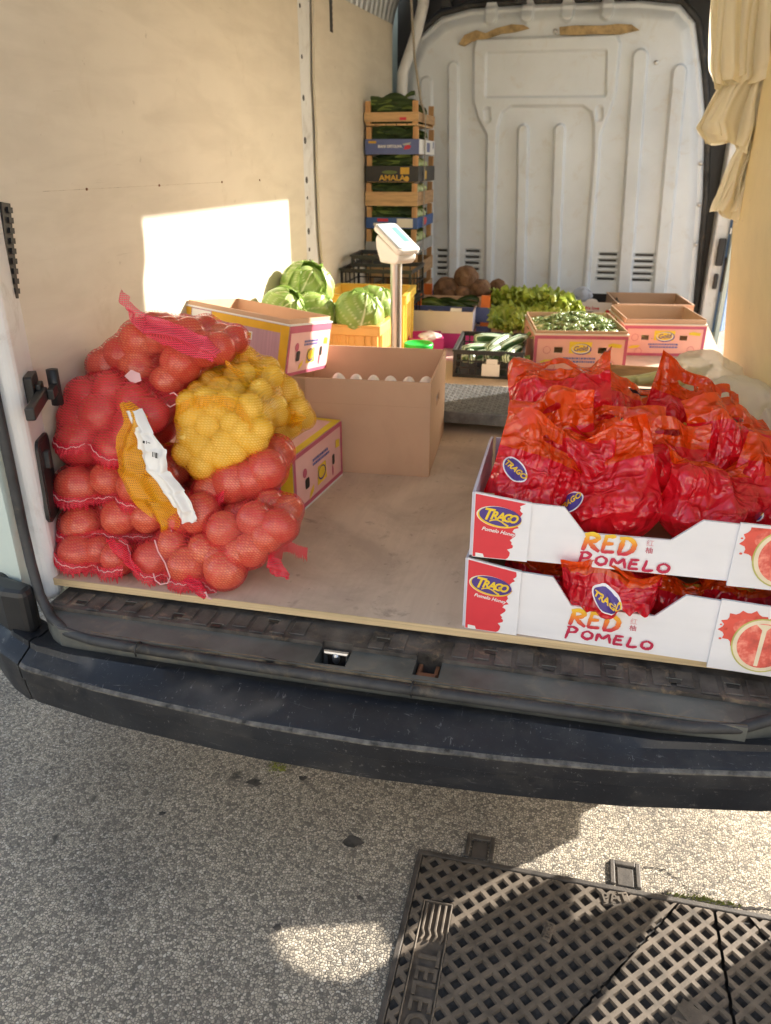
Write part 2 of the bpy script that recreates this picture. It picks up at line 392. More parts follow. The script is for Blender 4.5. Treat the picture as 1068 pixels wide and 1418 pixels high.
for z, w in ((1.88,.012),(1.72,.012),(1.585,.017),(1.44,.02),(1.30,.02),(1.235,.01),(1.11,.02),(1.04,.013),(.99,.02)):
    b = MB(); b.tube([(-1.0525,3.125,z),(-1.0505,3.125,z)], w*.62, 12); vp(b, 'post_hole', M_black)
b = MB(); b.box(-1.0405,-1.0396,1.45,2.3,1.3085,1.3095); vp(b, 'panel_joint', pm('faint pencil line', (.5,.43,.32), .8, .3, 40))
for y in (1.6,1.92,2.3,2.6):
    b = MB(); b.tube([(-1.0395,y,1.309),(-1.0375,y,1.309)], .0030, 10); vp(b, 'screw', M_rust)
b = MB(); b.box(-1.0385,-1.034,3.44,3.475,1.84,2.2)
for k in range(18): b.box(-1.0385,-1.034,3.475,3.481,1.84+k*.02,1.852+k*.02)
vp(b, 'hanging_strap', M_black)
b = MB(); b.box(-1.034,-1.028,3.29,3.34,1.985,2.02); vp(b, 'strap_buckle', M_black)
# upper left: ribbed galvanised roof side, then the roof
b = MB(); P = []
for j in range(140):
    y = 2.9 + j*(4.66-2.9)/139; row = []
    for i in range(10):
        a = i/9*math.pi/2; rib = .007*(1 if (y*12) % 1 < .55 else 0)
        row.append((-1.06 + .34*(1-math.cos(a)) + rib, y, 1.93 + .44*math.sin(a) - rib*.3))
    P.append(row)
b.grid(P); vp(b, 'roof_side', M_steel)
b = MB(); b.box(-.74,.74,1.14,4.9,2.366,2.4); vp(b, 'roof_panel', M_white)
b = MB(); P = []
for y in (1.12,2.9):
    P.append([(-1.06 + .34*(1-math.cos(i/9*math.pi/2)), y, 1.93 + .44*math.sin(i/9*math.pi/2)) for i in range(10)])
b.grid(P); vp(b, 'roof_side', M_white, smooth=True)
b = MB(); b.grid([[(.72 - .16*(1-math.cos(i/9*math.pi/2)), y, 1.93 + .44*math.sin(i/9*math.pi/2)) for i in range(10)] for y in (1.12,3.29)]); vp(b, 'roof_side', M_white, smooth=True)
# bulkhead as one pressed sheet
def seg_d(X, Z, a, b):
    ax, az = a; bx, bz = b; dx, dz = bx-ax, bz-az; t = np.clip(((X-ax)*dx+(Z-az)*dz)/(dx*dx+dz*dz), 0, 1)
    return np.hypot(X-ax-t*dx, Z-az-t*dz)
def poly_sdf(X, Z, pts):
    d = np.full(X.shape, 9.); ins = np.zeros(X.shape, bool); n = len(pts)
    for i in range(n):
        a, b_ = pts[i], pts[(i+1)%n]; d = np.minimum(d, seg_d(X, Z, a, b_))
        c = ((a[1] > Z) != (b_[1] > Z)) & (X < (b_[0]-a[0])*(Z-a[1])/((b_[1]-a[1]) or 1e-9)+a[0]); ins ^= c
    return np.where(ins, -d, d)
def sst(x, lo, hi): t = np.clip((x-lo)/(hi-lo), 0, 1); return t*t*(3-2*t)
bx = np.linspace(-1.06,.74,420); bz = np.linspace(.57,2.14,370)
X, Z = np.meshgrid(bx, bz, indexing='ij')
H = np.zeros(X.shape)
def rib(a, b_, w, h, e=.007): 
    global H
    H = np.maximum(H, 1.35*h*(1-sst(seg_d(X, Z, a, b_), w-e*.5, w+e)))
outer = [(-.60,1.945),(-.61,1.90),(-.60,1.66),(-.57,1.58),(-.52,1.50),(-.488,.70),(.098,.70),(.085,1.3),(.075,1.5),(.11,1.6),(.13,1.70),(.125,1.91),(.10,1.945)]
arch = [(-.445,.64),(-.463,1.54),(-.445,1.605),(-.40,1.635),(-.03,1.632),(.015,1.605),(.035,1.55),(.05,1.4),(.07,.64)]
so = poly_sdf(X, Z, outer); sa = poly_sdf(X, Z, arch)
H = np.maximum(H, .028*(1-sst(so, -.007, .008)))
H = H - .024*(1-sst(sa, -.007, .008))
win = [(-.53,1.87),(-.525,1.69),(.07,1.685),(.052,1.868)]
H = H - .014*(1-sst(poly_sdf(X, Z, win)-.012, -.006, .006))
rib((-.715,1.82),(-.673,.68),.026,.02); rib((-.326,1.52),(-.284,.70),.026,.03); rib((-.135,1.52),(-.093,.70),.026,.03)
rib((.23,1.845),(.293,.70),.034,.024); rib((.428,1.775),(.481,.70),.032,.022); rib((-.86,1.75),(-.83,.7),.03,.014)
for x in (-.532,-.347,-.147,.046): rib((x,2.04),(x,2.1),.028,.02)
for x in (-.525,.056): H = H - .012*(1-sst(seg_d(X, Z, (x,1.615),(x+.006,1.575)), .008, .022))
edge = [(-1.03,.56),(-1.025,1.66),(-1.0,1.83),(-.93,1.98),(-.80,2.075),(-.645,2.105),(-.35,2.112),(.20,2.11),(.40,2.085),(.49,2.0),(.553,1.79),(.60,1.6),(.655,1.2),(.70,.56)]
se = poly_sdf(X, Z, edge)
H = H - .05*sst(se, -.10, .0) + .012*(1-sst(np.abs(se+.03), .0, .02))
for (vx0, vx1) in ((-.775,-.715),(-.612,-.527),(.136,.236),(.327,.43)):
    for k in range(5):
        z = .90 - k*.033
        dv = np.maximum(np.abs(X-(vx0+vx1)/2)-(vx1-vx0)/2, np.abs(Z-z)-.006); H = H - .02*(1-sst(dv, -.002, .004))
Y = 4.63 - H + .004*np.sin(X*5)*np.sin(Z*4)
me = bpy.data.meshes.new('bulkhead')
nx, nz = X.shape; keep = se < .004
vid = np.arange(nx*nz).reshape(nx, nz)
q = np.stack([vid[:-1,:-1], vid[1:,:-1], vid[1:,1:], vid[:-1,1:]], -1)
kq = keep[:-1,:-1] & keep[1:,:-1] & keep[1:,1:] & keep[:-1,1:]
V = np.stack([X, Y, Z], -1).reshape(-1, 3) + np.array([.2, -1.06, 0])
me.from_pydata(V.tolist(), [], q[kq].reshape(-1, 4).tolist()); me.materials.append(M_bulk)
me.polygons.foreach_set('use_smooth', [True]*len(me.polygons)); bm = bmesh.new(); bm.from_mesh(me); bmesh.ops.delete(bm, geom=[v_ for v_ in bm.verts if not v_.link_faces], context='VERTS'); bm.to_mesh(me); bm.free()
bk = link('bulkhead', me, van)
def bpart(mb, name, mat, **k): return mb.build(name, mat, bk, M=VI, **k)
for (vx0, vx1) in ((-.775,-.715),(-.612,-.527),(.136,.236),(.327,.43)):
    for k in range(5):
        z = .90 - k*.033; b = MB(); b.box(vx0+.004,vx1-.004,4.629,4.632,z-.005,z+.005); bpart(b, 'vent_slot', M_black)
for pts in ([(-.69,1.925),(-.66,1.965),(-.60,1.985),(-.55,1.97),(-.50,1.99),(-.42,2.005),(-.36,2.0),(-.33,1.985),(-.40,1.97),(-.47,1.965),(-.54,1.945),(-.62,1.935),(-.66,1.915)],
            [(-.175,1.952),(-.18,1.985),(-.10,1.99),(.03,1.985),(.10,1.99),(.17,1.985),(.21,1.96),(.12,1.945),(0,1.95),(-.1,1.948)]):
    n = len(pts); cx, cz = sum(p[0] for p in pts)/n, sum(p[1] for p in pts)/n
    b = MB(); b.prism([(p[0]-cx, -(p[1]-cz)) for p in pts], -.006, .006, M=TR(cx,4.612,cz) @ RX(R(-90))); bpart(b, 'foam_residue', M_foam)
for x, z in ((.625,1.16),(.64,.96),(.60,1.36),(.31,1.82),(-.86,1.62),(-.2,1.97)):
    b = MB(); b.lathe([(0,.006),(.009,.005),(.012,0)], 12, M=TR(x,4.622 if x<.55 else 4.642,z) @ RX(R(90))); bpart(b, 'rivet', M_metal, smooth=True)
b = MB()
rr = random.Random(4)
for k in range(26):
    x = .09 + k*.0165*rr.uniform(.8,1.2); 
    if rr.random() < .7: b.box(x, x+rr.uniform(.004,.011), 4.600, 4.601, 1.612-.03*(x-.09), 1.615-.03*(x-.09))
b = None
b = MB(); b.box(-1.04,.8,4.72,4.74,.5,2.36); vp(b, 'dark_gap_backing', M_black)  # black sheet standing in for the dark gap around the bulkhead
b = MB(); P = []                                            # black rubber tube round the bulkhead edge, standing in for the dark gap
b.tube([(x,4.672,z) for x, z in edge[1:]], .016, 8); vp(b, 'bulkhead_gap_seal', M_rub, smooth=True)
b = MB(); b.tube([(-1.0,4.60,1.4),(-.985,4.60,1.8),(-.915,4.60,1.97),(-.88,4.6,2.1),(-.86,4.6,2.3)], .03, 8); vp(b, 'corner_pillar', M_white, smooth=True)
b = MB(); b.box(-.9,.55,4.58,4.62,2.16,2.3); vp(b, 'roof_bow', M_white, bevel=.01)
for x in (-.78,-.40,-.04,.3):
    b = MB(); b.box(x,x+.05,4.57,4.615,2.09,2.17); vp(b, 'bow_bracket', M_black)
# right side: lining, door pillar, header over the side doorway
def rx(z): return np.interp(z, [.58,.66,1.17,1.65,2.3], [.622,.614,.565,.553,.54])
b = MB(); P0, P1 = [], []
zs = [.58+i*.06 for i in range(30)]
for y in (1.2,1.8,2.4,3.0,3.25):
    t = (y-1.2)/2.05; wob = [0.006*math.sin(z*7)+.004*math.sin(z*17)-.085*math.exp(-((z-1.80)/.11)**2) if y == 3.25 else 0 for z in zs]
    P0.append([(rx(z)-.12*(1-t), y+w, z) for z, w in zip(zs, wob)]); P1.append([(rx(z)-.12*(1-t)+.012, y+w, z) for z, w in zip(zs, wob)])
b.grid(P0); b.grid(P1, flip=True)
for e in (0, -1): b.grid([P0[e], P1[e]], flip=(e == 0))
vp(b, 'wall_lining', M_lin2, clean=True)
b = MB(); b.box(.60,.66,3.3,4.60,2.115,2.36); b.prism([(4.585,2.117),(4.44,2.117),(4.50,2.103),(4.55,2.065),(4.575,2.01),(4.585,1.97)][::-1], .60, .66, M=Matrix(((0,0,1,0),(1,0,0,0),(0,1,0,0),(0,0,0,1)))); vp(b, 'doorway_header', M_white, clean=True)
b = MB(); b.prism([(.718,4.585),(.785,4.60),(.81,4.66),(.81,4.72),(.718,4.72)], .5, 2.36); vp(b, 'door_pillar', M_white, bevel=.012)
b = MB(); b.prism([(.787,4.602),(.84,4.63),(.88,4.70),(.812,4.70)], .5, 2.36); vp(b, 'door_jamb', M_blue, bevel=.006)
b = MB(); b.box(.740,.778,4.560,4.575,.86,1.0); vp(b, 'door_socket', M_black, bevel=.012, seg=3)
b = MB(); b.box(.792,.822,4.585,4.615,.72,.90); vp(b, 'door_latch', M_black, bevel=.008, seg=3)
b = MB(); b.box(.745,.768,4.557,4.573,.74,.82); vp(b, 'door_buffer', M_black, bevel=.006)
b = MB(); b.box(.79,.798,4.58,4.605,1.02,1.05); vp(b, 'hinge_bolt', M_metal)
# rear left post, seal, socket, check strap
b = MB(); b.prism([(-1.052,1.345),(-.980,1.200),(-.992,1.178),(-1.03,1.168),(-1.13,1.168),(-1.13,1.345)], .53, 2.34); vp(b, 'rear_post', M_white, bevel=.012, seg=3)
b = MB(); b.prism([(-1.135,1.166),(-1.024,1.146),(-1.020,1.164),(-1.13,1.167)], .56, 2.34); vp(b, 'rear_flange', M_green)
b = MB(); b.prism([(.44,1.10),(.56,1.10),(.66,1.2),(.66,1.35),(.515,1.195),(.44,1.13)], .53, 2.34); vp(b, 'rear_post', M_white, bevel=.012, seg=3)
def on_post(zc, t, out=0): # point on the post's inner face
    a, c = Vector((-1.052,1.345)), Vector((-.978,1.196)); p = a.lerp(c, t); n = Vector((.149,.074)).normalized(); return Vector((p.x+n.x*out, p.y+n.y*out, zc))
PA = frame(on_post(.775,.58,.002), (-.074,.149,0), (0,0,1))
b = MB()
def rrect(w, h, r, n=5): return [(sx*(w-r)+r*math.cos(a0+i/n*math.pi/2), sy*(h-r)+r*math.sin(a0+i/n*math.pi/2)) for sx,sy,a0 in ((1,1,0),(-1,1,math.pi/2),(-1,-1,math.pi),(1,-1,-math.pi/2)) for i in range(n+1)]
MS = PA @ RZ(R(-6))
b.prism(rrect(.058,.085,.022), -.004, .004, M=MS); b.prism(rrect(.049,.076,.018), .004, .0055, 0, MS)
so_ = vp(b, 'post_socket', M_black)
b = MB(); b.prism(rrect(.010,.018,.004), .0055, .014, M=MS @ TR(-.012,.04,0)); vp(b, 'socket_catch', M_rub)
for (px_, w, h, d0, d1) in ((-.005,.030,.036,0,.016),): 
    b = MB(); b.prism(rrect(w,h,.006), d0, d1, M=frame(on_post(.955,.62,.0), (-.074,.149,0), (0,0,1))); hk = vp(b, 'check_strap_bracket', M_black, bevel=.002)
MK = frame(on_post(.95,.62,.0), (-.074,.149,0), (0,0,1))
b = MB(); b.box(-.14,.01,-.012,.012,.017,.034,0,MK); vp(b, 'check_strap', M_black, bevel=.003)
b = MB(); b.tube([MK @ Vector((.05,-.036,.04)), MK @ Vector((.05,.036,.04))], .012, 10); vp(b, 'check_strap_pin', M_black, smooth=True)
b = MB(); b.box(-.01,.05,-.010,.010,.0345,.047,0,MK); b.box(-.015,.02,-.022,.022,.0165,.026,0,MK); vp(b, 'check_strap_arm', M_black, bevel=.002)
MT = TR(-1.033,1.305,1.21) @ RX(R(-9)); b = MB(); b.box(-.006,.006,-.012,.012,-.085,.085,0,MT)
for k in range(9): b.box(.006,.010,.000,.012,-.076+k*.018,-.066+k*.018,0,MT)
vp(b, 'toothed_strip', M_black)
seal = [(-1.004,1.160,2.3),(-1.004,1.160,1.4),(-1.004,1.160,1.0),(-1.003,1.158,.84),(-1.0,1.153,.71),(-.990,1.143,.635),(-.972,1.127,.577),(-.935,1.102,.545),(-.885,1.076,.536),(-.82,1.062,.536)]
seal += [(x,1.053+.008*((x+.28)/.57)**2,.536) for x in [-.75+i*.05 for i in range(21)]]
seal += [(.33,1.076,.536),(.39,1.105,.545),(.43,1.12,.575),(.445,1.12,.65),(.45,1.12,.9),(.45,1.11,2.3)]
b = MB(); b.tube(seal, .0100, 12); vp(b, 'door_seal', M_rub, smooth=True)
b = MB(); b.tube([(x+ (0.012 if x<-.9 else 0),y+.02,z+.003) for x,y,z in seal[8:-6]], .006, 8); vp(b, 'seal_lip', M_rub, smooth=True)
M_dirt = pm('tan road dirt', (.17,.125,.075), .95, .6, 40, .8, 160, dirt=(.05,.045,.04), dirt_amt=.9, dirt_scale=22)
b = MB(); rr = random.Random(2); P = []
for i in range(241):
    x = -.83+1.17*i/240; y = 1.0580+.004*((x+.28)/.57)**2; w = .004+.005*abs(mnoise.noise(Vector((x*9,3,0)))); P.append([(x,y+.006,.541),(x,y+.006+w*.5,.5438),(x,y+.007+w,.5462)])
b.grid(P); vp(b, 'dirt_line', M_dirt, smooth=True)
for x, nm in ((-.72,.0),(-.2,.0)):
    b = MB(); b.tube([(x,1.055+.0135*math.cos(a),.536+.0135*math.sin(a)) for a in [i*math.pi/10-.3 for i in range(14)]], .0018, 6); vp(b, 'seal_joint', M_black)
# sill: pads with two latch openings
holes = [(-.385,-.327,1.078,1.137),(-.207,-.160,1.083,1.142)]
def with_holes(x0, x1, y0, y1, z0, z1):
    mb = MB(); x = x0
    for h in holes:
        mb.box(x,h[0],y0,y1,z0,z1)
        if h[2] > y0: mb.box(h[0],h[1],y0,h[2],z0,z1)
        if h[3] < y1: mb.box(h[0],h[1],h[3],y1,z0,z1)
        x = h[1]
    mb.box(x,x1,y0,y1,z0,z1); return mb
vp(with_holes(-.895,.34,1.067,1.128,.50,.5455), 'sill_strip', M_sill)
b = MB(); b.prism([(-.8955,1.068),(-.8955,1.128),(-.966,1.128),(-.957,1.114),(-.93,1.09)], .50, .545); vp(b, 'sill_corner', M_sill)
b = MB(); b.prism([(.3405,1.075),(.395,1.10),(.43,1.128),(.3405,1.128)], .50, .545); vp(b, 'sill_corner', M_sill)
vp(with_holes(-.962,.435,1.1285,1.25,.50,.5535), 'sill_tread', M_tread)
rr = random.Random(3); k = 0; x = -.955
while x < .42:
    w = .030
    if not any(x+w > h[0]-.004 and x < h[1]+.004 for h in holes):
        yo = .006*math.sin(k*2.1); b = MB(); b.prism([(x,1.137+yo),(x+w,1.137+yo),(x+w,1.186),(x,1.186)], .5535, .5562); vp(b, 'tread_rib', M_tread, bevel=.002, seg=1)
    x += .0385; k += 1
for x, y in ((-.898,1.150),(-.80,1.168),(-.686,1.15),(-.598,1.134),(-.496,1.172),(-.277,1.158),(-.079,1.165),(.026,1.140),(.13,1.168),(.236,1.152),(.33,1.16)):
    b = MB(); b.box(x-.010,x+.010,y-.005,y+.005,.5562,.5572); vp(b, 'tread_slot', M_black); b = MB(); b.box(x-.0125,x+.0125,y+.005,y+.0065,.556,.5582); vp(b, 'slot_rim', M_sill)  # black plates stand in for the shade inside small recesses
for i, h in enumerate(holes):
    b = MB(); b.box(h[0]-.004,h[1]+.004,h[2]-.004,h[3]+.004,.47,.499); vp(b, 'latch_well', M_rust if i else M_black)
    cx = (h[0]+h[1])/2
    if i == 0:
        b = MB(); b.tube([(h[0]+.008,1.122,.515),(h[0]+.008,1.122,.54),(h[1]-.008,1.122,.54),(h[1]-.008,1.122,.515)], .005, 8); b.box(h[0],h[1],h[2],1.092,.515,.528); b.ell((cx,1.12,.53),(.008,.008,.012),10,6); vp(b, 'striker', [M_metal])
        b = MB(); b.box(h[0],h[1],h[2],1.095,.5285,.531); vp(b, 'striker_plate', M_sill)
    else:
        b = MB(); b.box(h[0]+.006,h[1]-.006,1.09,1.104,.499,.538); b.box(h[0]+.004,h[0]+.012,1.09,1.135,.499,.533); b.box(h[1]-.012,h[1]-.004,1.09,1.135,.499,.533); vp(b, 'striker', M_rust, bevel=.002); b = MB(); b.tube([(cx,1.088,.52),(cx,1.0895,.52)], .006, 12); vp(b, 'striker_hole', M_black)
# bumper
def ye(x): return np.interp(x, [-1.30,-1.22,-1.14,-1.08,-1.02,-.94,-.78,-.62,-.47,-.26,-.03,.164,.379,.5,.62,.72,.78], [1.42,1.24,1.135,1.088,1.048,1.012,.988,.975,.965,.963,.975,.992,1.030,1.062,1.10,1.18,1.33])
def bumper(x0, x1, n):
    prof = lambda x: [(1.075,.505),(1.052,.514),(1.040,.5145),(ye(x)+.035,.503),(ye(x)+.010,.494),(ye(x)+.002,.4915),(ye(x)-.003,.4875),(ye(x)-.003,.482),(ye(x),.455),(ye(x)+.0015,.4535),(ye(x)+.0035,.4535),(ye(x)+.004,.4515),(ye(x)+.006,.43),(ye(x)+.012,.400),(ye(x)+.022,.391),(ye(x)+.08,.39),(1.09+max(0,ye(x)-.98),.39),(1.09+max(0,ye(x)-.98),.505)]
    P = []
    for i in range(n+1):
        x = x0 + (x1-x0)*i/n; sag = .004*math.sin(x*3); p = [(max(y, ye(x)-.003), z) for y, z in prof(x)]
        P.append([(x, y + (max(0, ye(x)-1.0)*.9 if k < 3 else 0), z + sag - (.012 if x < -.97 else 0)*(k in (9,10,11,12,13,14,15,16))) for k, (y, z) in enumerate(p)])
    mb = MB(); mb.grid([r + [r[0]] for r in P])
    mb.add(P[0], [tuple(range(len(P[0])))]); mb.add(P[-1], [tuple(range(len(P[-1])))[::-1]])
    return mb
def auto_smooth(o, ang=35):
    me = o.data; me.polygons.foreach_set('use_smooth', [True]*len(me.polygons)); me.set_sharp_from_angle(angle=R(ang)); me.update()
b = MB(); rr = random.Random(8); P = []
for i in range(301):
    x = -.957+1.7*i/300; w = .0002+.0034*max(0,mnoise.noise(Vector((x*9,0,0)))+.12)*(.6+.4*rr.random()); P.append([(x, ye(x)-.0042, .4865-w*.8+.004*math.sin(x*3)), (x, ye(x)-.0042, .489+.004*math.sin(x*3)), (x, ye(x)+.0012+w, .4925+.004*math.sin(x*3))])
b.grid(P); vp(b, 'worn_edge', pm('worn chalky bumper edge', (.10,.095,.085), .7, .7, 60, .2, 200, dirt=(.04,.04,.045), dirt_amt=.8, dirt_scale=25))
o = vp(bumper(-.958,.76,90), 'bumper', M_bump, clean=True); auto_smooth(o, 25)
o = vp(bumper(-1.30,-.963,30), 'bumper_corner', M_bump, clean=True); auto_smooth(o, 25)
b = MB(); b.prism([(-1.30,1.46),(-1.13,1.14),(-1.03,1.09),(-.98,1.09),(-.98,1.13),(-1.06,1.15),(-1.12,1.46)], .50, .60); vp(b, 'bumper_step', M_black, bevel=.012)
# outer shell, seen only from a step aside but it casts the shade on the road
YZ = Matrix(((0,0,1,0),(1,0,0,0),(0,1,0,0),(0,0,0,1)))
archp = [(1.745,.31),(1.748,.43),(1.755,.50),(1.80,.53),(1.846,.555),(1.90,.577),(1.98,.598),(2.1,.61),(2.22,.60),(2.33,.54),(2.41,.45),(2.45,.34)]
right = [(1.30,.31)] + archp + [(3.25,.34),(3.25,2.3),(1.16,2.3),(1.16,.5),(1.30,.45)]
b = MB(); b.prism(right, .695, .715, M=YZ); vp(b, 'side_panel', M_green)
left = [(1.40,.25)] + archp + [(6.0,.30),(6.2,.8),(6.0,1.2),(5.2,1.9),(4.6,2.38),(1.16,2.36),(1.16,.60),(1.40,.5)]
b = MB(); b.prism(left, -1.155, -1.135, M=YZ); vp(b, 'side_panel', M_green)
rightf = [(4.55,.30),(6.0,.30),(6.2,.8),(6.0,1.2),(5.2,1.9),(4.6,2.38),(4.55,2.38)]
b = MB(); b.prism(rightf, .80, .82, M=YZ); vp(b, 'side_panel', M_green)
b = MB(); b.prism([(4.75,.32),(6.0,.32),(6.18,.8),(5.98,1.2),(5.2,1.88),(4.75,2.36)], -1.134, .799, M=YZ); vp(b, 'cab', M_green)
M_tyre = pm('tyre rubber', (.03,.03,.03), .8, .3, 20, .2, 200)
for x0 in (.48, -1.12):
    for y in (2.10, 5.35):
        w = thing('wheel', None, None); w.parent = van; w.location = (x0+.2, y-1.06, .265)
        b = MB(); b.lathe([(.15,0),(.235,0),(.263,.03),(.265,.06),(.265,.13),(.263,.165),(.235,.195),(.15,.195)], 40, M=RY(R(90))); b.build('tyre', M_tyre, w, smooth=True)
        b = MB(); b.lathe([(0,.10),(.06,.10),(.10,.13),(.14,.15),(.152,.17),(.152,.02)], 32, M=RY(R(90))); b.build('rim', M_steel, w, smooth=True)
b = MB(); b.prism([(1.805,.28),(1.805,.43),(1.768,.462),(1.841,.479),(1.975,.594),(2.1,.60),(2.25,.60),(2.25,.28)], .672, .678, M=YZ); vp(b, 'arch_shade_plate', M_rub)  # unseen plate added to trim the sun patch on the road
b = MB(); b.prism([(1.565,.20),(1.625,.32),(1.61,.5),(1.40,.5),(1.395,.295)], .70, .706, M=YZ); vp(b, 'shade_wedge_plate', M_rub)  # unseen plate cut to cast the slanted wedge of shade on the road

def rect_b(a, b_, c, d): return (a, b_, c, d)
# ------------------------------------------------------------------ unseen house front added behind the viewer to bounce warm light
hs = thing('house', 'unseen pale house front added across the street to bounce warm light', 'house', (0,-9,0))
M_plast = pm('pale warm plaster', (.48,.47,.45), .85, .08, 1.5, .2, 30); M_glass = pm('dark window glass', (.05,.06,.07), .08, .1, 3, 0, spec=.8)
wins = [(-8.2+i*2.7, z) for i in range(7) for z in (.9,3.9)]
b = MB(); xs_ = [-10]+[q for i in range(7) for q in (-8.2+i*2.7, -7.1+i*2.7)]+[10]
for k in range(len(xs_)-1):
    if k % 2 == 0: b.box(xs_[k],xs_[k+1],-.3,0,0,7)
    else:
        for z0, z1 in ((0,.9),(2.6,3.9),(5.6,7)): b.box(xs_[k],xs_[k+1],-.3,0,z0,z1)
b.build('wall', M_plast, hs)
for x, z in wins:
    b = MB(); b.box(x,x+1.1,-.2,-.16,z,z+1.7); w_o = b.build('window', M_glass, hs); b = MB()
    for q in (rect_b(x,x+.06,z,z+1.7), rect_b(x+1.04,x+1.1,z,z+1.7), rect_b(x+.52,x+.58,z,z+1.7)): b.box(q[0],q[1],-.155,-.12,q[2],q[3])
    b.build('frame', M_white, w_o)
b = MB(); b.box(-10.3,10.3,-.35,.5,7.001,7.2); b.build('eaves', M_plast, hs)

M_crack = pm('dark crack filling', (.035,.03,.025), .95, .5, 60, .3, 200)
def crack(pts, w, seed):
    rr = random.Random(seed); P = []; out = []
    for i in range(len(pts)-1):
        for k in range(7): t = k/7; out.append((pts[i][0]*(1-t)+pts[i+1][0]*t+rr.uniform(-.0035,.0035), pts[i][1]*(1-t)+pts[i+1][1]*t+rr.uniform(-.0035,.0035)))
    out.append(pts[-1]); n = len(out)
    for i, (x, y) in enumerate(out):
        ww = w*(.3+.9*rr.random())*(1-abs(i/n-.45)*1.3)
        P.append([(x-ww*.3, y+ww, .0012), (x+ww*.3, y-ww, .0012)])
    b = MB(); b.grid(P); return b.build('road_crack', M_crack)
for i, (p, w) in enumerate((([(.262,1.262),(.30,1.262),(.335,1.245),(.355,1.222),(.40,1.205)], .0022), ([(.30,1.200),(.36,1.203),(.43,1.202),(.50,1.212),(.60,1.21)], .0035))):
    tag(crack(p, w, i), kind='structure')
mb = MB(); rr = random.Random(6)
for k in range(260):
    cx_, cy_ = rr.choice(((.385,1.206),(.375,1.207),(.405,1.205),(.43,1.207),(-.60,1.375),(-.585,1.36),(.335,1.204)))
    x, y, s_ = cx_+rr.gauss(0,.011), cy_+rr.gauss(0,.0035 if cy_ < 1.3 else .010), rr.uniform(.0012,.0032)
    mb.add([(x-s_,y-s_,.0005),(x+s_,y-s_*.6,.0005),(x+s_*.4,y+s_,.0005),(x,y,.0005+s_*1.3)], [(0,1,3),(1,2,3),(2,0,3)])
tag(mb.build('moss', pm('yellow green moss', (.20,.21,.05), .95, .5, 80, 0)), 'small tufts of yellow green moss in the joint beside the manhole cover', 'moss', kind='stuff')
M_spot = pm('dark oily stain', (.075,.066,.055), .8, .5, 50, .3, 200)
for k, (x, y, r_) in enumerate(((-.35,1.185,.022),(-.52,1.34,.012),(-.63,1.30,.018),(-.71,1.44,.010),(-.44,.95,.010),(-.80,1.16,.009),(-.30,1.05,.007))):
    b = MB(); rr = random.Random(k); b.poly([(x+r_*math.cos(a)*rr.uniform(.55,1.25), y+r_*.8*math.sin(a)*rr.uniform(.55,1.2), .0009) for a in [i/14*2*math.pi for i in range(14)]]); tag(b.build('road_stain', M_spot), kind='structure')
# ================================================================== CARTONS, CRATES, SCALE
M_kraft = pm('kraft cardboard', (.54,.35,.225), .75, .05, 6, .08, 70, dirt=(.44,.28,.18), dirt_amt=.3, dirt_scale=5)
M_kraftd = pm('brown inner cardboard', (.42,.27,.165), .8, .1, 5, .06, 90)
M_pink = pm('pink printed card', (.80,.42,.34), .55, .07, 6, .03, 120)
M_pinkb = pm('pale pink printed card', (.82,.48,.45), .5, .07, 6, .03, 120)
M_mag = pm('magenta border ink', (.52,.10,.17), .5, .08, 20, .0)
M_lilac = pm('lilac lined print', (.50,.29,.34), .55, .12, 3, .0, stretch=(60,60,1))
M_yel = pm('yellow ink', (.80,.56,.03), .5, .08, 20, .0)
M_ylw2 = pm('amber ink', (.72,.40,.02), .5, .08, 20, .0)
M_blueink = pm('blue ink', (.10,.14,.42), .5, .1, 20, .0)
M_purp = pm('purple ink', (.075,.04,.24), .45, .1, 20, .0)
M_inkred = pm('red ink', (.60,.025,.05), .45, .08, 20, .0)
M_whitecard = pm('white card', (.78,.78,.77), .5, .04, 6, .03, 120)
M_cream = pm('cream white card', (.80,.74,.62), .55, .05, 8, .05, 150)
M_magcard = pm('magenta card', (.58,.04,.26), .45, .08, 8, .03, 120)
M_paper = pm('white paper label', (.82,.81,.78), .6, .04, 20, .05, 80)
M_wood = pm('pale crate wood', (.60,.38,.18), .7, .22, 2.2, .18, 60, stretch=(4,30,30), dirt=(.4,.24,.1), dirt_amt=.4, dirt_scale=6)
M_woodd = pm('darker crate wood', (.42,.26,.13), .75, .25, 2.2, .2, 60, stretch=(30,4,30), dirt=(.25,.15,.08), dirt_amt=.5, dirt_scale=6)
M_woodp = pm('crate corner wood', (.56,.31,.13), .7, .2, 2.5, .18, 60, stretch=(30,30,4))
M_dark = pm('black printed card', (.02,.018,.017), .45, .2, 10, .03, 100)
M_bcard = pm('blue printed card', (.10,.13,.30), .45, .1, 8, .03, 100)
M_bcard2 = pm('royal blue card', (.04,.10,.30), .45, .1, 8, .03, 100)
M_gcard = pm('grey printed card', (.34,.34,.33), .6, .15, 8, .05, 100)
M_orange = pm('orange crate paint', (.72,.17,.02), .5, .08, 10, .04, 100)
M_gold = pm('gold ink', (.62,.36,.03), .45, .1, 20, 0)
M_yplastic = pm('yellow plastic crate', (.78,.44,.12), .42, .08, 6, .05, 90, sss=.15, sssr=(1,.5,.2))
M_yplastic2 = pm('bright yellow plastic crate', (.85,.58,.10), .4, .06, 6, .05, 90, sss=.15, sssr=(1,.6,.2))
M_bplastic = pm('black crate plastic', (.02,.02,.02), .42, .3, 14, .1, 120, dirt=(.07,.06,.05), dirt_amt=.5, dirt_scale=12)
M_green = pm('green label', (.03,.35,.04), .5, .06, 10, 0)

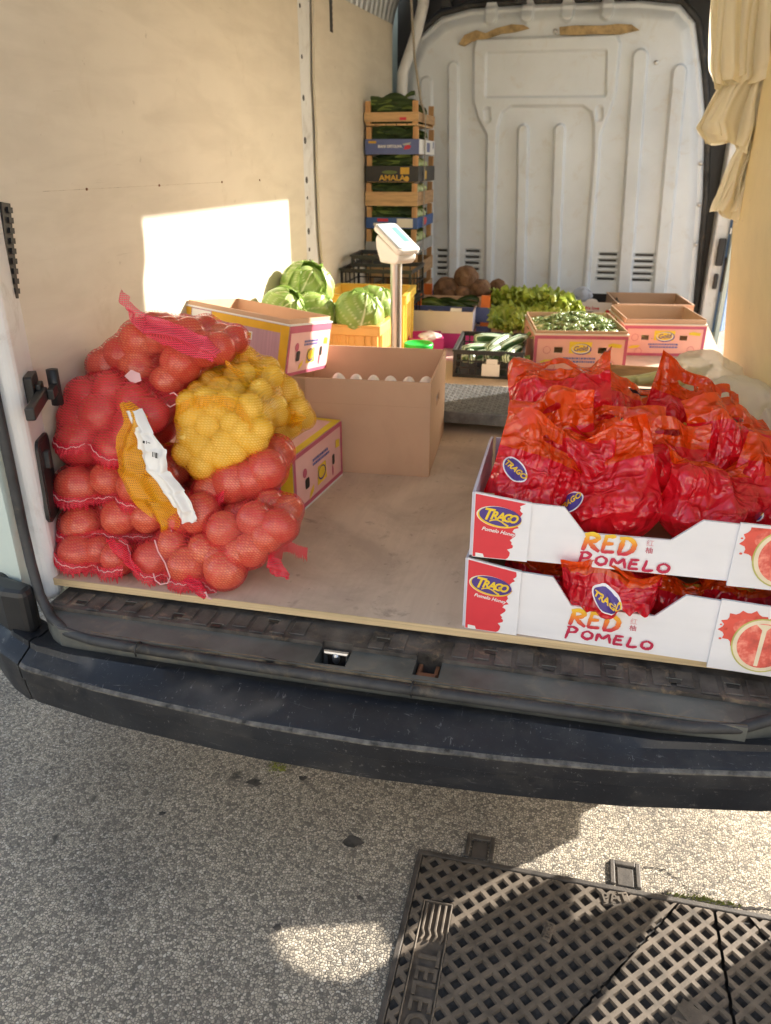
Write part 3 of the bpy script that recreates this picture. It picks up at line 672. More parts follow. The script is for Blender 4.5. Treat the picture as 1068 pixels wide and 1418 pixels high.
def panel(mb, ax, p0, p1, q0, q1, o0, o1, holes=()):
    """A board lying in x-z (ax='x') or y-z (ax='y') between p0..p1 and heights q0..q1, o0 outer .. o1 inner; outer face gets slot 0, the rest slot 1."""
    def bx(a, b, c, d):
        lo, hi = min(o0, o1), max(o0, o1); k = len(mb.f)
        if ax == 'x': mb.box(a, b, lo, hi, c, d, 1); f = 2 if o0 < o1 else 4
        else: mb.box(lo, hi, a, b, c, d, 1); f = 5 if o0 < o1 else 3
        mb.m[k+f] = 0
    x = p0
    for h0, h1, z0, z1 in sorted(holes):
        bx(x, h0, q0, q1); bx(h0, h1, q0, z0); bx(h0, h1, z1, q1); x = h1
    bx(x, p1, q0, q1)
def carton(name, label, w, d, h, loc, rot=(0,0,0), out=None, inn=None, t=.004, holes=(), side_holes=(), group=None, cat='carton', closed=False, outs=None, sag=0):
    """Origin at the front-left-bottom corner, x to the right, y away from the viewer."""
    out = out or M_kraft; inn = inn or M_kraft
    o = thing(name, label, cat, loc, rot, group); o['size'] = (w, d, h)
    fm = outs or {}
    ms = lambda k: [fm.get(k, out), inn]
    b = MB(); panel(b, 'x', 0, w, 0, h, 0, t, holes); b.build('front_panel', ms('front'), o)
    b = MB(); panel(b, 'x', 0, w, 0, h, d, d-t); b.build('back_panel', ms('back'), o)
    b = MB(); panel(b, 'y', t+.0004, d-t-.0004, 0, h-.001, 0, t); b.build('side_panel', ms('left'), o)
    b = MB(); panel(b, 'y', t+.0004, d-t-.0004, 0, h-.001, w, w-t, side_holes); b.build('side_panel', ms('right'), o)
    b = MB(); b.box(t+.0004, w-t-.0004, t+.0004, d-t-.0004, .0015, t); b.build('base', inn, o)
    if closed: b = MB(); b.box(.0005, w-.0005, .0005, d-.0005, h, h+t); b.build('lid', fm.get('top', out), o)
    return o
F_FRONT = lambda: frame((0,-.0008,0), (1,0,0), (0,0,1))
def F_RIGHT(w): return frame((w+.0008,0,0), (0,1,0), (0,0,1))
def F_TOP(h): return frame((0,0,h+.0008), (1,0,0), (0,1,0))
def sheet(parent, name, mat, polys, M, lift=0):
    b = MB()
    for p in polys: b.poly([(q[0], q[1], lift) for q in p])
    return b.build(name, mat, parent, M=M)
def rect(x0, x1, y0, y1): return [(x0,y0),(x1,y0),(x1,y1),(x0,y1)]
def ring(x0, x1, y0, y1, t): return [rect(x0,x1,y1-t,y1), rect(x0,x1,y0,y0+t), rect(x0,x0+t,y0+t,y1-t), rect(x1-t,x1,y0+t,y1-t)]
def lettering(parent, s, size, mat, M, x, y, rot=0, shear=0, bold=0, sx=1, lift=.0012, name='lettering'):
    tv, tf = text_mesh(s, size, shear, bold, sx); b = MB(); b.add(tv, tf, 0, M @ TR(x, y, lift) @ RZ(R(rot))); return b.build(name, mat, parent)
def banana_print(o, w, h, M, border=.012, logo=True, w2=None):
    sheet(o, 'border_print', M_mag, ring(.001, w-.001, .001, h-.004, border), M)
    if logo:
        cx = w*.5
        lg = sheet(o, 'logo_print', M_yel, [[(cx-.045,h*.52),(cx+.040,h*.50),(cx+.045,h*.82),(cx-.045,h*.83)]], M, .0002)
        sheet(lg, 'logo_oval', M_purp, [[(p[0],p[1]) for p in ellipse(cx+.004, h*.63, .040, .022, 28)]], M, .0006)
        sheet(lg, 'logo_oval', M_whitecard, [[(p[0],p[1]) for p in ellipse(cx+.002, h*.64, .037, .019, 28)]], M, .0009)
        sheet(lg, 'logo_oval', M_yel, [[(p[0],p[1]) for p in ellipse(cx+.001, h*.645, .034, .0165, 28)]], M, .0012)
        lettering(lg, 'Gold', .028, M_purp, M, cx, h*.645, 4, .2, .0006, 1, .0016)
        rr = random.Random(int(w*1e4)); pl = []
        for r_ in range(2):
            x = cx - .065 + r_*.006
            while x < cx+.06:
                ww = rr.uniform(.004,.011); pl.append(rect(x, x+ww, h*(.36-.09*r_), h*(.41-.09*r_))); x += ww+.0025
        sheet(o, 'small_print', M_blueink, pl, M, .0006)
    sheet(o, 'banana_print', M_yel, [[(w*.80,h*.70),(w*.93,h*.67),(w*.94,h*.76),(w*.84,h*.80),(w*.79,h*.76)], [(w*.09,h*.24),(w*.19,h*.27),(w*.22,h*.35),(w*.12,h*.34),(w*.07,h*.28)]], M, .0006)
    pl = []
    for cx_, cy_ in ((w*.14,h*.60),(w*.84,h*.22),(w*.20,h*.15)):
        for k in range(18):
            a = k/18*2*math.pi; a2 = a+.22
            pl.append([(cx_+.013*math.cos(a),cy_+.013*math.sin(a)),(cx_+.0155*math.cos(a),cy_+.0155*math.sin(a)),(cx_+.0155*math.cos(a2),cy_+.0155*math.sin(a2)),(cx_+.013*math.cos(a2),cy_+.013*math.sin(a2))])
    sheet(o, 'stamp_print', M_mag, pl, M, .0006)
def rim(o, w, d, h, mat, t=.004):
    b = MB(); b.box(-.002,w+.002,-.002,t+.001,h,h+.004); b.box(-.002,w+.002,d-t-.001,d+.002,h,h+.004); b.box(-.002,t+.001,t+.0012,d-t-.0012,h,h+.004); b.box(w-t-.001,w+.002,t+.0012,d-t-.0012,h,h+.004)
    return b.build('rim', mat, o)
def inner_tray(o, w, d, h, up, t=.004):               # the kraft collar that stands above the printed sleeve
    b = MB(); i = t+.001
    b.box(i,w-i,i,i+.003,h-.05,h+up); b.box(i,w-i,d-i-.003,d-i,h-.05,h+up*1.2); b.box(i,i+.003,i+.0034,d-i-.0034,h-.05,h+up*1.1); b.box(w-i-.003,w-i,i+.0034,d-i-.0034,h-.05,h+up*1.1)
    return b.build('collar', M_kraft, o)

# egg carton
w_ = .425; a_ = R(3.5)
egg = carton('egg_carton', 'large plain brown cardboard carton holding white eggs beside the scale', w_, .40, .262, (-.328-w_*math.cos(a_), 1.915-w_*math.sin(a_), .5805), (0,0,a_), t=.005, side_holes=[(.15,.23,.155,.185)], cat='carton')
MF = frame((0,-.0004,0), (1,0,0), (0,0,1))
sheet(egg, 'carton_crease', M_kraftd, [rect(.09,.0907,.0,.262), rect(.0,.425,.195,.1956)], MF)
sheet(egg, 'packing_tape', pm('clear brown tape', (.44,.29,.17), .25, .05, 10, 0), [rect(.055,.088,.14,.262)], MF, .0003)
b = MB(); b.box(.006,.419,.006,.394,.12,.126); b.build('egg_tray', M_gcard, egg)
M_egg = pm('white eggshell', (.80,.74,.67), .5, .04, 20, .03, 200, sss=.1)
def egg_fn(d): return 1 - .0*d.z
for i in range(6):
    p = Vector((.125+i*.052, .235, .188)); q = Vector((egg.location)) + RZ(a_) @ p
    b = MB(); b.ell((0,0,0), (.0215,.0215,.029), 18, 14, fn=lambda d: 1+ (.06*(-d.z)*(1-d.z*d.z) if d.z > 0 else 0))
    e = b.build('egg', M_egg, smooth=True); e.location = q; e.rotation_euler = (R(random.uniform(-7,7)), R(random.uniform(-9,9)), 0); k_ = random.uniform(.94,1.05); e.scale = (k_,k_,k_)
    tag(e, ['leftmost visible white egg in the plain brown carton', 'second egg from the left in the plain brown carton', 'third egg from the left in the plain brown carton', 'third egg from the right in the plain brown carton', 'second egg from the right in the plain brown carton', 'rightmost egg, against the right side of the plain brown carton'][i], 'egg', 'white eggs in the brown carton')

# banana boxes
H24 = [(.095,.13,.085,.108),(.265,.30,.085,.108)]
def banana_box(label, loc, rz, w=.37, d=.46, h=.145, collar=.022, lift=0, holes=True, printed=True):
    hs = [(w*.22,w*.31,h*.52,h*.68),(w*.69,w*.78,h*.52,h*.68)] if holes else ()
    o = carton('banana_box', label, w, d, h, loc, (0,0,R(rz)), out=M_pink if printed else M_kraft, inn=M_kraftd, holes=hs, group='open cardboard banana boxes')
    if printed: banana_print(o, w, h, F_FRONT())
    rim(o, w, d, h, M_cream if printed else M_kraft)
    if collar: inner_tray(o, w, d, h+.004, collar)
    return o
bb1 = banana_box('pink banana box heaped with small green peppers, nearest box at the back', (-.122,3.155,.5805), 9, .372, .42, .152, .012)
bb2 = banana_box('pink banana box at the back right, in front of a plain brown box', (.248,3.545,.5805), 9, .352, .36, .135, .020)
bb3 = banana_box('plain brown box with a white front label beside the white bulkhead', (.235,3.99,.5805), 7, .36, .37, .15, 0, holes=False, printed=False)
sheet(bb3, 'paper_label', M_paper, [rect(.125,.205,.118,.148), rect(.206,.232,.124,.136)], F_FRONT(), .0005)
# lower left box, closed, lying under the potato sacks
w, d, h = .42, .30, .152
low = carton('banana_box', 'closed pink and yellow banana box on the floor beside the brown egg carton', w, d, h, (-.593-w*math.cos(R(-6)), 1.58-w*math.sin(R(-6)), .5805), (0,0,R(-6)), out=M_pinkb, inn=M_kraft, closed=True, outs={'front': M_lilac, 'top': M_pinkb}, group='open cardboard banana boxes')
del low['group']
MR, MFt, MTp = F_RIGHT(w), F_FRONT(), F_TOP(h+.004)
sheet(low, 'border_print', M_mag, ring(.001,d-.001,.006,h+.003,.011), MR)
sheet(low, 'edge_print', M_whitecard, [rect(.001,d-.001,.0,.0055)], MR)
sheet(low, 'corner_print', M_yel, [rect(w-.034,w-.001,.001,h+.003), rect(.001,w-.035,h-.012,h+.003)], MFt); sheet(low, 'banana_print', M_yel, [[(w-.12,.025),(w-.05,.034),(w-.048,.052),(w-.12,.046)]], MFt, .0004)
sheet(low, 'corner_print', M_yel, [rect(w-.022,w-.001,.001,d-.001), rect(.001,w-.0225,d-.018,d-.001)], MTp); sheet(low, 'banana_print', M_yel, [[(w-.10,.03),(w-.07,.025),(w-.055,.05),(w-.09,.07)],[(w-.11,.19),(w-.07,.21),(w-.06,.24),(w-.10,.22)]], MTp, .0004)
def side_logo(o, d, h, M):
    lg = sheet(o, 'logo_print', M_yel, [[(d*.44,h*.22),(d*.64,h*.24),(d*.62,h*.56),(d*.46,h*.54)]], M, .0004)
    sheet(lg, 'logo_oval', M_purp, [ellipse(d*.535,h*.40,.024,.019,24)], M, .0008); sheet(lg, 'logo_oval', M_yel, [ellipse(d*.53,h*.41,.020,.015,24)], M, .0012)
    pl = []; rr = random.Random(9)
    for r_ in range(2):
        x = d*.36
        while x < d*.68: ww = rr.uniform(.004,.011); pl.append(rect(x, x+ww, h*(.70-.07*r_), h*(.745-.07*r_))); x += ww+.0025
    sheet(o, 'small_print', M_blueink, pl, M, .0006)
    sheet(o, 'banana_print', M_yel, [[(d*.27,h*.10),(d*.36,h*.20),(d*.37,h*.32),(d*.29,h*.22)],[(d*.84,h*.62),(d*.93,h*.60),(d*.93,h*.74),(d*.85,h*.76)]], M, .0006)
    sheet(o, 'hand_hole', M_dark, [[(q[0]+d*.24,q[1]+h*.42) for q in rrect(.012,.014,.006)]], M, .0006); sheet(o, 'hand_hole', M_dark, [[(q[0]+d*.79,q[1]+h*.45) for q in rrect(.008,.014,.006)]], M, .0006)  # dark sheets stand in for the shade inside the hand holes
    sheet(o, 'stamp_print', M_mag, [ellipse(d*.2,h*.62,.012,.012,16), ellipse(d*.77,h*.26,.005,.015,12)], M, .0005)
side_logo(low, d, h, MR)
# tilted open box leaning on the sacks and the wall
w, d, h = .325, .285, .138
ROT = (R(-8), R(6.5), R(-7))
Mt = Matrix.LocRotScale(None, Vector((0,0,0)).to_track_quat('Z','Y'), None) if False else (Matrix.Rotation(ROT[2],4,'Z') @ Matrix.Rotation(ROT[1],4,'Y') @ Matrix.Rotation(ROT[0],4,'X'))
anchor = Vector((-.722,1.96,.962)); off = Mt @ Vector((w,0,h))
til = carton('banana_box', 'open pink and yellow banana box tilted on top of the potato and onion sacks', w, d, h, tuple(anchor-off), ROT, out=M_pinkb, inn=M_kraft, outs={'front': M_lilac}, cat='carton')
MR, MFt = F_RIGHT(w), F_FRONT()
sheet(til, 'border_print', M_mag, [rect(.001,d-.001,h-.020,h-.001), rect(.001,d-.001,.001,.010), rect(.001,.012,.0105,h-.0205)], MR)
side_logo(til, d, h*.92, MR)
sheet(til, 'corner_print', M_ylw2, [rect(w-.026,w-.001,.001,h-.001), rect(.085,w-.0265,h-.022,h-.001), rect(.001,.02,h-.022,h-.001)], MFt)
sheet(til, 'paper_label', M_paper, [rect(.022,.082,h-.05,h-.003)], MFt, .0003); sheet(til, 'code_label', M_paper, [rect(.145,.165,h-.052,h-.032), rect(.195,.215,h-.056,h-.034)], MFt, .0004)
sheet(til, 'label_print', M_bcard, [rect(.148,.162,h-.049,h-.035)], MFt, .0007); sheet(til, 'label_print', M_gold, [rect(.198,.212,h-.053,h-.037)], MFt, .0007)
sheet(til, 'stamp_print', M_purp, [ellipse(.19,.028,.022,.02,20)], MFt, .0005)
rim(til, w, d, h, M_whitecard); inner_tray(til, w, d, h+.004, .012)

# black perforated plastic crates
def plastic_crate(label, w, d, h, loc, rz, mat, rows=4, cols=9, group=None, t=.006, wall_rows=None, name='plastic_crate'):
    o = thing(name, label, 'crate', loc, (0,0,R(rz)), group)
    def side(ax, p1, o0, o1, nm):
        b = MB(); n = cols if ax == 'x' else int(cols*d/w)
        def bx(a, c, z0, z1, q0=o0, q1=o1): b.box(a,c,min(q0,q1),max(q0,q1),z0,z1) if ax == 'x' else b.box(min(q0,q1),max(q0,q1),a,c,z0,z1)
        bx(0, p1, 0, .014); bx(0, p1, h-.016, h)
        for r in range(1, rows): z = .014+(h-.030)*r/rows; bx(.0, p1, z-.0025, z+.0025)
        for r in range(rows):
            z0 = .014+(h-.030)*r/rows + (.0026 if r else .0001); z1 = .014+(h-.030)*(r+1)/rows - (.0026 if r < rows-1 else .0001)
            for c in range(n+1):
                x = (p1)*c/n; wd = .012 if c in (0, n) else .0022
                bx(max(0,x-wd), min(p1,x+wd), z0, z1, o0, o0+(o1-o0)*.8)
        b.build(nm, mat, o)
    side('x', w, 0, t, 'front_wall'); side('x', w, d, d-t, 'back_wall')
    def sidey(x0, x1):
        b = MB(); n = max(3, int(cols*d/w)); y0, y1 = t+.0003, d-t-.0003
        b.box(x0,x1,y0,y1,0,.014); b.box(x0,x1,y0,y1,h-.016,h)
        for r in range(1, rows): z = .014+(h-.030)*r/rows; b.box(x0,x1,y0,y1,z-.0025,z+.0025)
        for r in range(rows):
            z0 = .014+(h-.030)*r/rows + (.0026 if r else .0001); z1 = .014+(h-.030)*(r+1)/rows - (.0026 if r < rows-1 else .0001)
            for c in range(1, n): y = y0+(y1-y0)*c/n; b.box(x0+(x1-x0)*.1,x1-(x1-x0)*.1,y-.0022,y+.0022,z0,z1)
        b.build('side_wall', mat, o)
    sidey(0, t); sidey(w-t, w)
    b = MB(); b.box(t+.0004,w-t-.0004,t+.0004,d-t-.0004,.002,.008); b.build('base', mat, o)
    b = MB(); b.box(-.004,w+.004,-.004,.0,h-.006,h+.002); b.box(-.004,w+.004,d,d+.004,h-.006,h+.002); b.box(-.004,0,0.0003,d-.0003,h-.006,h+.002); b.box(w,w+.004,.0003,d-.0003,h-.006,h+.002); b.build('rim', mat, o)
    return o
bcr = plastic_crate('low black plastic crate of courgettes with white labels on its front, on the van floor', .275, .37, .108, (-.428,3.0,.5805), 2, M_bplastic, 3, 9)
sheet(bcr, 'paper_label', M_paper, [rect(.115,.185,.010,.058), rect(.132,.176,.0585,.078)], frame((0,-.0012,0),(1,0,0),(0,0,1)), .001)
bl2 = plastic_crate('black plastic crate with a green label by the left wall below the wooden crates', .33, .3, .14, (-1.025,3.47,.785), 0, M_bplastic, 2, 5)
sheet(bl2, 'green_label', M_green, [rect(.155,.215,.045,.08)], frame((0,-.0012,0),(1,0,0),(0,0,1)), .0015); sheet(bl2, 'paper_tag', M_paper, [[(.128,.055),(.145,.05),(.152,.066),(.136,.073)]], frame((0,-.0012,0),(1,0,0),(0,0,1)), .0015)
bl3 = plastic_crate('black plastic crate set under the green labelled crate by the left wall', .33, .3, .2, (-1.025,3.47,.5805), 0, M_bplastic, 3, 5)
bl4 = plastic_crate('small empty black crate nested on the green labelled crate by the left wall', .2, .22, .05, (-.99,3.53,.928), 3, M_bplastic, 1, 4)
bpc = plastic_crate('black plastic crate holding red bagged pomelos behind the front trays', .45, .31, .24, (-.05,1.735,.5805), 3, M_bplastic, 3, 9)
# yellow plastic crates with cabbages
def yellow_crate(label, w, d, h, loc, rz, mat):
    o = thing('plastic_crate', label, 'crate', loc, (0,0,R(rz)), None); t = .006; f = .018
    def wallp(x0, y0, x1, y1, nm, cut):
        L_ = math.hypot(x1-x0, y1-y0); ang = math.atan2(y1-y0, x1-x0); M = TR(x0,y0,0) @ RZ(ang); b = MB()
        def p(a, c, z0, z1, q0=0, q1=t): b.box(a,c,q0,q1,z0,z1,0,M)
        if cut:
            ws = [(.055+i*.032, .075+i*.032) for i in range(int((L_-.11)/.032))] ; x = .0; z0, z1 = h*.25, h*.62
            for a, c in ws: p(x,a,0,h); p(a,c,0,z0); p(a,c,z1,h); x = c
            p(x,L_,0,h)
        else: p(0,L_,0,h)
        p(-.008,L_+.008,h-.030,h-.0,-.012,-.0003); p(-.010,L_+.010,h,h+.006,-.014,t+.002)
        for xx in (.02,.045,L_-.05,L_-.025): p(xx,xx+.006,.0,h-.0305,-.006,-.0003)
        b.build(nm, mat, o, bevel=.002, seg=1)
    wallp(0,0,w,0,'front_wall',True); wallp(w,d,0,d,'back_wall',False); wallp(w,.0003,w,d-.0003,'side_wall',True); wallp(0,d-.0003,0,.0003,'side_wall',False)
    b = MB(); b.box(.007,w-.007,.007,d-.007,.002,.008); b.build('base', mat, o); return o
yc1 = yellow_crate('orange yellow plastic crate heaped with cabbages beside the tilted banana box', .285, .32, .262, (-.925,2.605,.5805), -1, M_yplastic)
yc2 = yellow_crate('bright yellow plastic crate behind the cabbages and behind the scale post', .33, .30, .285, (-.985,3.10,.5805), 4, M_yplastic2)

# wooden crate stack
def wood_crate(label, w, d, h, loc, band, bandmat, group='wooden crates in the tall stack', rz=0):
    o = thing('wooden_crate', label, 'crate', loc, (0,0,R(rz)), group); p = .024
    for x0, y0 in ((0,0),(w-p,0),(0,d-p),(w-p,d-p)):
        b = MB(); b.box(x0,x0+p,y0,y0+p,.008,h-.002); b.build('corner_post', M_woodp, o)
    z0, z1 = band
    for y0 in (-.005, d+.0003):
        b = MB(); b.box(-.005,w+.005,y0,y0+.0047,z0,z1); b.build('slat', bandmat, o)
    for x0 in (-.005, w+.0003):
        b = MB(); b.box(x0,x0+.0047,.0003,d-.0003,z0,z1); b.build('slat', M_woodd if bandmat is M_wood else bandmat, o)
    for i in range(5):
        b = MB(); a = i*(w)/5; b.box(a+.003,a+w/5-.003,0,d,0,.0075); b.build('base_board', M_wood, o)
    return o
SX, SY, SW, SD = -1.022, 3.955, .252, .44
bots = [.58,.703,.826,.945,1.064,1.168,1.275,1.398,1.522]
hts = [.12,.12,.116,.116,.101,.104,.120,.121,.105]
names = ['bottom', 'second from the bottom', 'third from the bottom', 'fourth from the bottom', 'fifth from the bottom', 'fourth from the top', 'third from the top', 'second from the top', 'topmost']
kinds = [('plain wood',M_wood,(.004,.07)),('plain wood',M_wood,(.004,.07)),('plain dark wood',M_wood,(.004,.07)),('grey printed',M_gcard,(.0,.055)),('blue card wrapped',M_bcard2,(.0,.05)),('plain pale wood',M_wood,(.0,.064)),('black card wrapped',M_dark,(.002,.072)),('blue and white card wrapped',M_bcard,(.0,.066)),('plain shallow wood',M_wood,(.016,.056))]
stack = []
for i in range(9):
    dx = random.uniform(-.004,.004)
    c = wood_crate('%s crate, %s in the tall crate stack' % (kinds[i][0], names[i]), SW, SD, hts[i], (SX+dx, SY+random.uniform(-.004,.004), bots[i]+.0008), kinds[i][2], kinds[i][1]); stack.append(c)
MFc = frame((0,-.0062,0), (1,0,0), (0,0,1)); MRc = frame((SW+.0062,0,0), (0,1,0), (0,0,1))
lettering(stack[6], 'AMALA', .034, M_gold, MFc, .128, .019, bold=.0008, sx=1.15)
sheet(stack[6], 'cucumber_print', pm('olive print', (.12,.16,.03), .5, .2, 20, 0), [ellipse(.115,.045,.038,.008,20)], MFc); sheet(stack[6], 'paper_label', M_gold, [rect(.168,.212,.036,.066)], MFc); sheet(stack[6], 'emblem_print', M_gold, [ellipse(.2,.016,.012,.012,16)], MFc)
sheet(stack[6], 'side_print', M_gold, [rect(.16,.21,.012,.05)], MRc)
lettering(stack[7], 'BIANI ORTOLIVA', .017, M_whitecard, MFc, .118, .034, bold=.0005, sx=.9)
sheet(stack[7], 'emblem_print', M_inkred, [[(.185,.02),(.215,.024),(.222,.036),(.205,.043),(.19,.034)]], MFc); sheet(stack[7], 'emblem_print', M_gcard, [[(.178,.045),(.222,.052),(.214,.042),(.186,.038)]], MFc, .0004); sheet(stack[7], 'corner_print', M_gold, [rect(.012,.05,.048,.058)], MFc)
sheet(stack[7], 'side_wrap', M_whitecard, [rect(.005,.43,.001,.065)], MRc); sheet(stack[7], 'side_print', M_bcard, [rect(.16,.165,.02,.05), rect(.20,.29,.012,.054), rect(.37,.40,.03,.06)], MRc, .0006)
sheet(stack[4], 'paper_label', M_cream, [rect(.155,.235,.004,.046), rect(.035,.154,.012,.024)], MFc); sheet(stack[4], 'emblem_print', M_inkred, [rect(.055,.11,.032,.045)], MFc, .0005); sheet(stack[4], 'side_print', M_inkred, [ellipse(.2,.025,.05,.018,18)], MRc)
sheet(stack[8], 'stencil_print', M_inkred, [rect(.168,.2,.022,.034)], MFc)
ts = MB(); ts.tube([(-.835,4.02,2.16),(-.80,4.0,1.80),(-.765,3.99,1.62),(-.757,4.05,1.575)], .006, 6); ts.box(-.7575,-.7555,4.06,4.078,.62,1.578)
tag(ts.build('tie_strap', pm('grey webbing', (.3,.27,.22), .8, .2, 60, .2)), 'thin grey strap running from the roof down the side of the crate stack', 'strap')

# white carton on magenta carton, small box, tub
mg = carton('fruit_carton', 'wide magenta carton underneath the white carton', .325, .26, .068, (-.738,3.50,.5805), (0,0,R(3)), out=M_magcard, inn=M_kraftd)
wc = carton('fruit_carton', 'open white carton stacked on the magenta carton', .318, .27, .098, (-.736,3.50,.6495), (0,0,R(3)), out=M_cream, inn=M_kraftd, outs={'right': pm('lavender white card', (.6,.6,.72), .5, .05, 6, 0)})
b = MB(); b.poly([(.09,.0,.085),(.12,-.004,.105),(.15,.0,.097),(.165,.02,.088),(.12,.03,.09)]); b.build('torn_paper', M_paper, wc); b = MB(); b.poly([(.21,.004,.078),(.265,.004,.078),(.265,.012,.112),(.215,.012,.112)]); b.build('loose_label', M_paper, wc)
sm = carton('fruit_carton', 'small magenta box lined with clear plastic beside the green lidded tub', .15, .16, .095, (-.655,3.235,.5805), (0,0,R(14)), out=M_magcard, inn=M_magcard)
tub = thing('lidded_tub', 'white plastic tub with a bright green lid behind the brown carton', 'tub', (-.588,3.10,.5805))
b = MB(); b.lathe([(0,.002),(.047,.002),(.056,.082),(.058,.082),(.058,.09),(.052,.09)], 32); b.build('tub_body', pm('white tub plastic', (.8,.8,.74), .4, .03, 10, 0), tub, smooth=True)
b = MB(); b.lathe([(.0585,.086),(.0605,.088),(.0605,.104),(.058,.108),(.053,.108),(.051,.103),(0,.103)], 32); b.build('lid', pm('green lid plastic', (.02,.50,.06), .35, .05, 10, 0), tub, smooth=True)

# orange and blue wooden crate, lettuce box, white printed carton
oc = thing('wooden_crate', 'orange posted blue sided crate of brown celeriac roots in front of the bulkhead', 'crate', (-.735,3.70,.5805), (0,0,R(1)))
for x in (0,.33):
    for y in (0,.33):
        b = MB(); b.box(x,x+.042,y,y+.02,0,.212); b.build('corner_post', M_orange, oc)
for nm, z0, z1 in (('slat',.012,.07),('slat',.09,.158)):
    b = MB(); b.box(.0,.372,-.0055,-.0005,z0,z1); b.build(nm, M_bcard, oc); b = MB(); b.box(.0,.372,.3505,.3555,z0,z1+.02); b.build(nm, M_bcard, oc); b = MB(); b.box(-.0055,-.0005,0,.35,z0,z1); b.build(nm, M_bcard, oc); b = MB(); b.box(.3725,.3775,0,.35,z0,z1); b.build(nm, M_bcard, oc)
b = MB(); b.box(.044,.328,.06,.064,.12,.198); b.build('divider', M_kraft, oc); b = MB(); b.box(.001,.371,.001,.349,.002,.009); b.build('base', M_wood, oc)
b = MB(); b.box(.002,.04,.0202,.0222,.13,.205); b.build('side_flap', pm('pale blue card', (.55,.6,.75), .5, .05, 8, 0), oc)
lb = carton('lettuce_box', 'low brown box packed with green lettuce heads', .375, .33, .068, (-.345,3.655,.5805), (0,0,R(2)), out=M_kraft, inn=M_kraftd, cat='box')
b = MB(); b.prism([(0,.068),(.028,.068),(.028,.085),(.02,.09),(0,.11)], -.0035, -.0005, M=frame((0,0,0),(1,0,0),(0,0,1)) @ TR(0,0,.004)); b.build('corner_flap', M_wood, lb)
wl_ = carton('fruit_carton', 'white printed carton with red writing pushed against the bulkhead', .24, .30, .13, (.01,4.16,.5805), (0,0,R(1)), out=M_whitecard, inn=M_dark)
lettering(wl_, 'We love', .022, M_inkred, F_FRONT(), .105, .100, bold=.0006); sheet(wl_, 'heart_print', M_inkred, [ellipse(.185,.082,.012,.012,14), rect(.09,.14,.062,.066)], F_FRONT(), .0005)
b = MB(); b.prism([(.07,.13),(.135,.13),(.125,.143),(.105,.148),(.082,.143)], -.0035, -.0005, M=frame((0,0,0),(1,0,0),(0,0,1)) @ TR(0,0,.004)); b.build('top_tab', M_whitecard, wl_)
sheet(wl_, 'hand_hole', M_dark, [[(q[0]+.10,q[1]+.075) for q in rrect(.02,.008,.007)]], F_FRONT(), .0006)  # dark sheet in place of the shaded opening

# platform scale
sc = thing('platform_scale', 'floor scale with a dark chequered platform and a white display head on a steel post', 'scale', (-.33,2.47,.5805))
def tread_mat():
    m, nt, P, N, L = new_mat('scuffed tread plate')
    v = coords(N, L); n = noise(N, L, v, 30, 6, .7)
    L.new(ramp_out(N, L, n.outputs[0], [(.3,(.10,.10,.10)),(.6,(.20,.20,.195)),(.8,(.34,.34,.33))]), P.inputs['Base Color']); P.inputs['Roughness'].default_value = .5; P.inputs['Metallic'].default_value = .2
    return m
M_tp = tread_mat()
b = MB(); b.box(-.235,.225,-.155,.175,.028,.068); b.build('platform', M_tp, sc, bevel=.004)
b = MB(); rr = random.Random(1)
for i in range(30):
    for j in range(22):
        x, y = -.222+i*.0152, -.145+j*.0148; a = 45 if (i+j)%2 else -45
        b.box(-.0065,.0065,-.0016,.0016,.0,.0016,0,TR(x,y,.068) @ RZ(R(a)))
b.build('tread_pattern', M_tp, sc); sc.children[-1]['kind'] = 'stuff'
b = MB()
for i in range(30): b.box(-.0065,.0065,-.0016,.0016,.0,.0016,0,TR(-.222+i*.0152,-.155,.040+.009*(i%2)) @ RX(R(90)) @ RZ(R(45 if i%2 else -45)))
b.build('edge_pattern', M_tp, sc); sc.children[-1]['kind'] = 'stuff'
for x in (-.21,.2):
    for y in (-.12,.15):
        b = MB(); b.lathe([(0,0),(.016,0),(.016,.01),(.008,.012),(.008,.03)], 16, M=TR(x,y,0)); b.build('foot', M_black, sc)
px, py = -.243, .13
b = MB(); b.lathe([(.0195,.0),(.0195,.482)], 28, M=TR(px,py,0)); b.build('post', pm('brushed steel post', (.5,.49,.47), .3, .1, 4, .06, 80, metal=.9, stretch=(30,30,1)), sc, smooth=True)
b = MB(); b.box(px-.03,px+.03,py-.03,py+.03,0,.03); b.build('post_base', M_black, sc, bevel=.004)
M_head = pm('white scale plastic', (.78,.76,.72), .35, .04, 10, .02, 100)
MH = TR(px,py,.478) @ RZ(R(-38)) @ Matrix.Scale(.76, 4)
b = MB(); b.prism([(-.052,0),(.052,0),(.075,.02),(.075,.04),(-.075,.115),(-.085,.095),(-.08,.06)], -.05, .05, M=MH @ RX(R(90))); b.build('head_bracket', M_head, sc, bevel=.005, clean=True)
MD = MH @ TR(-.004,0,.088) @ RY(R(29)) 
b = MB(); b.prism([(q[0],q[1]) for q in rrect(.102,.062,.022)], 0, .026, M=MD); b.build('display_housing', M_head, sc, bevel=.006, seg=3, clean=True)
b = MB(); b.prism(rrect(.092,.052,.016), .026, .0285, M=MD); dp = b.build('keypad', pm('pale blue keypad', (.55,.66,.74), .25, .05, 8, 0, coat=.4), sc)
sheet(dp, 'display_window', pm('green display', (.22,.62,.50), .2, .05, 8, 0), [rect(-.06,.045,.006,.034)], MD, .0292)
sheet(dp, 'key_row', M_whitecard, [rect(-.06+k*.022,-.044+k*.022,-.034,-.012) for k in range(6)], MD, .0292)
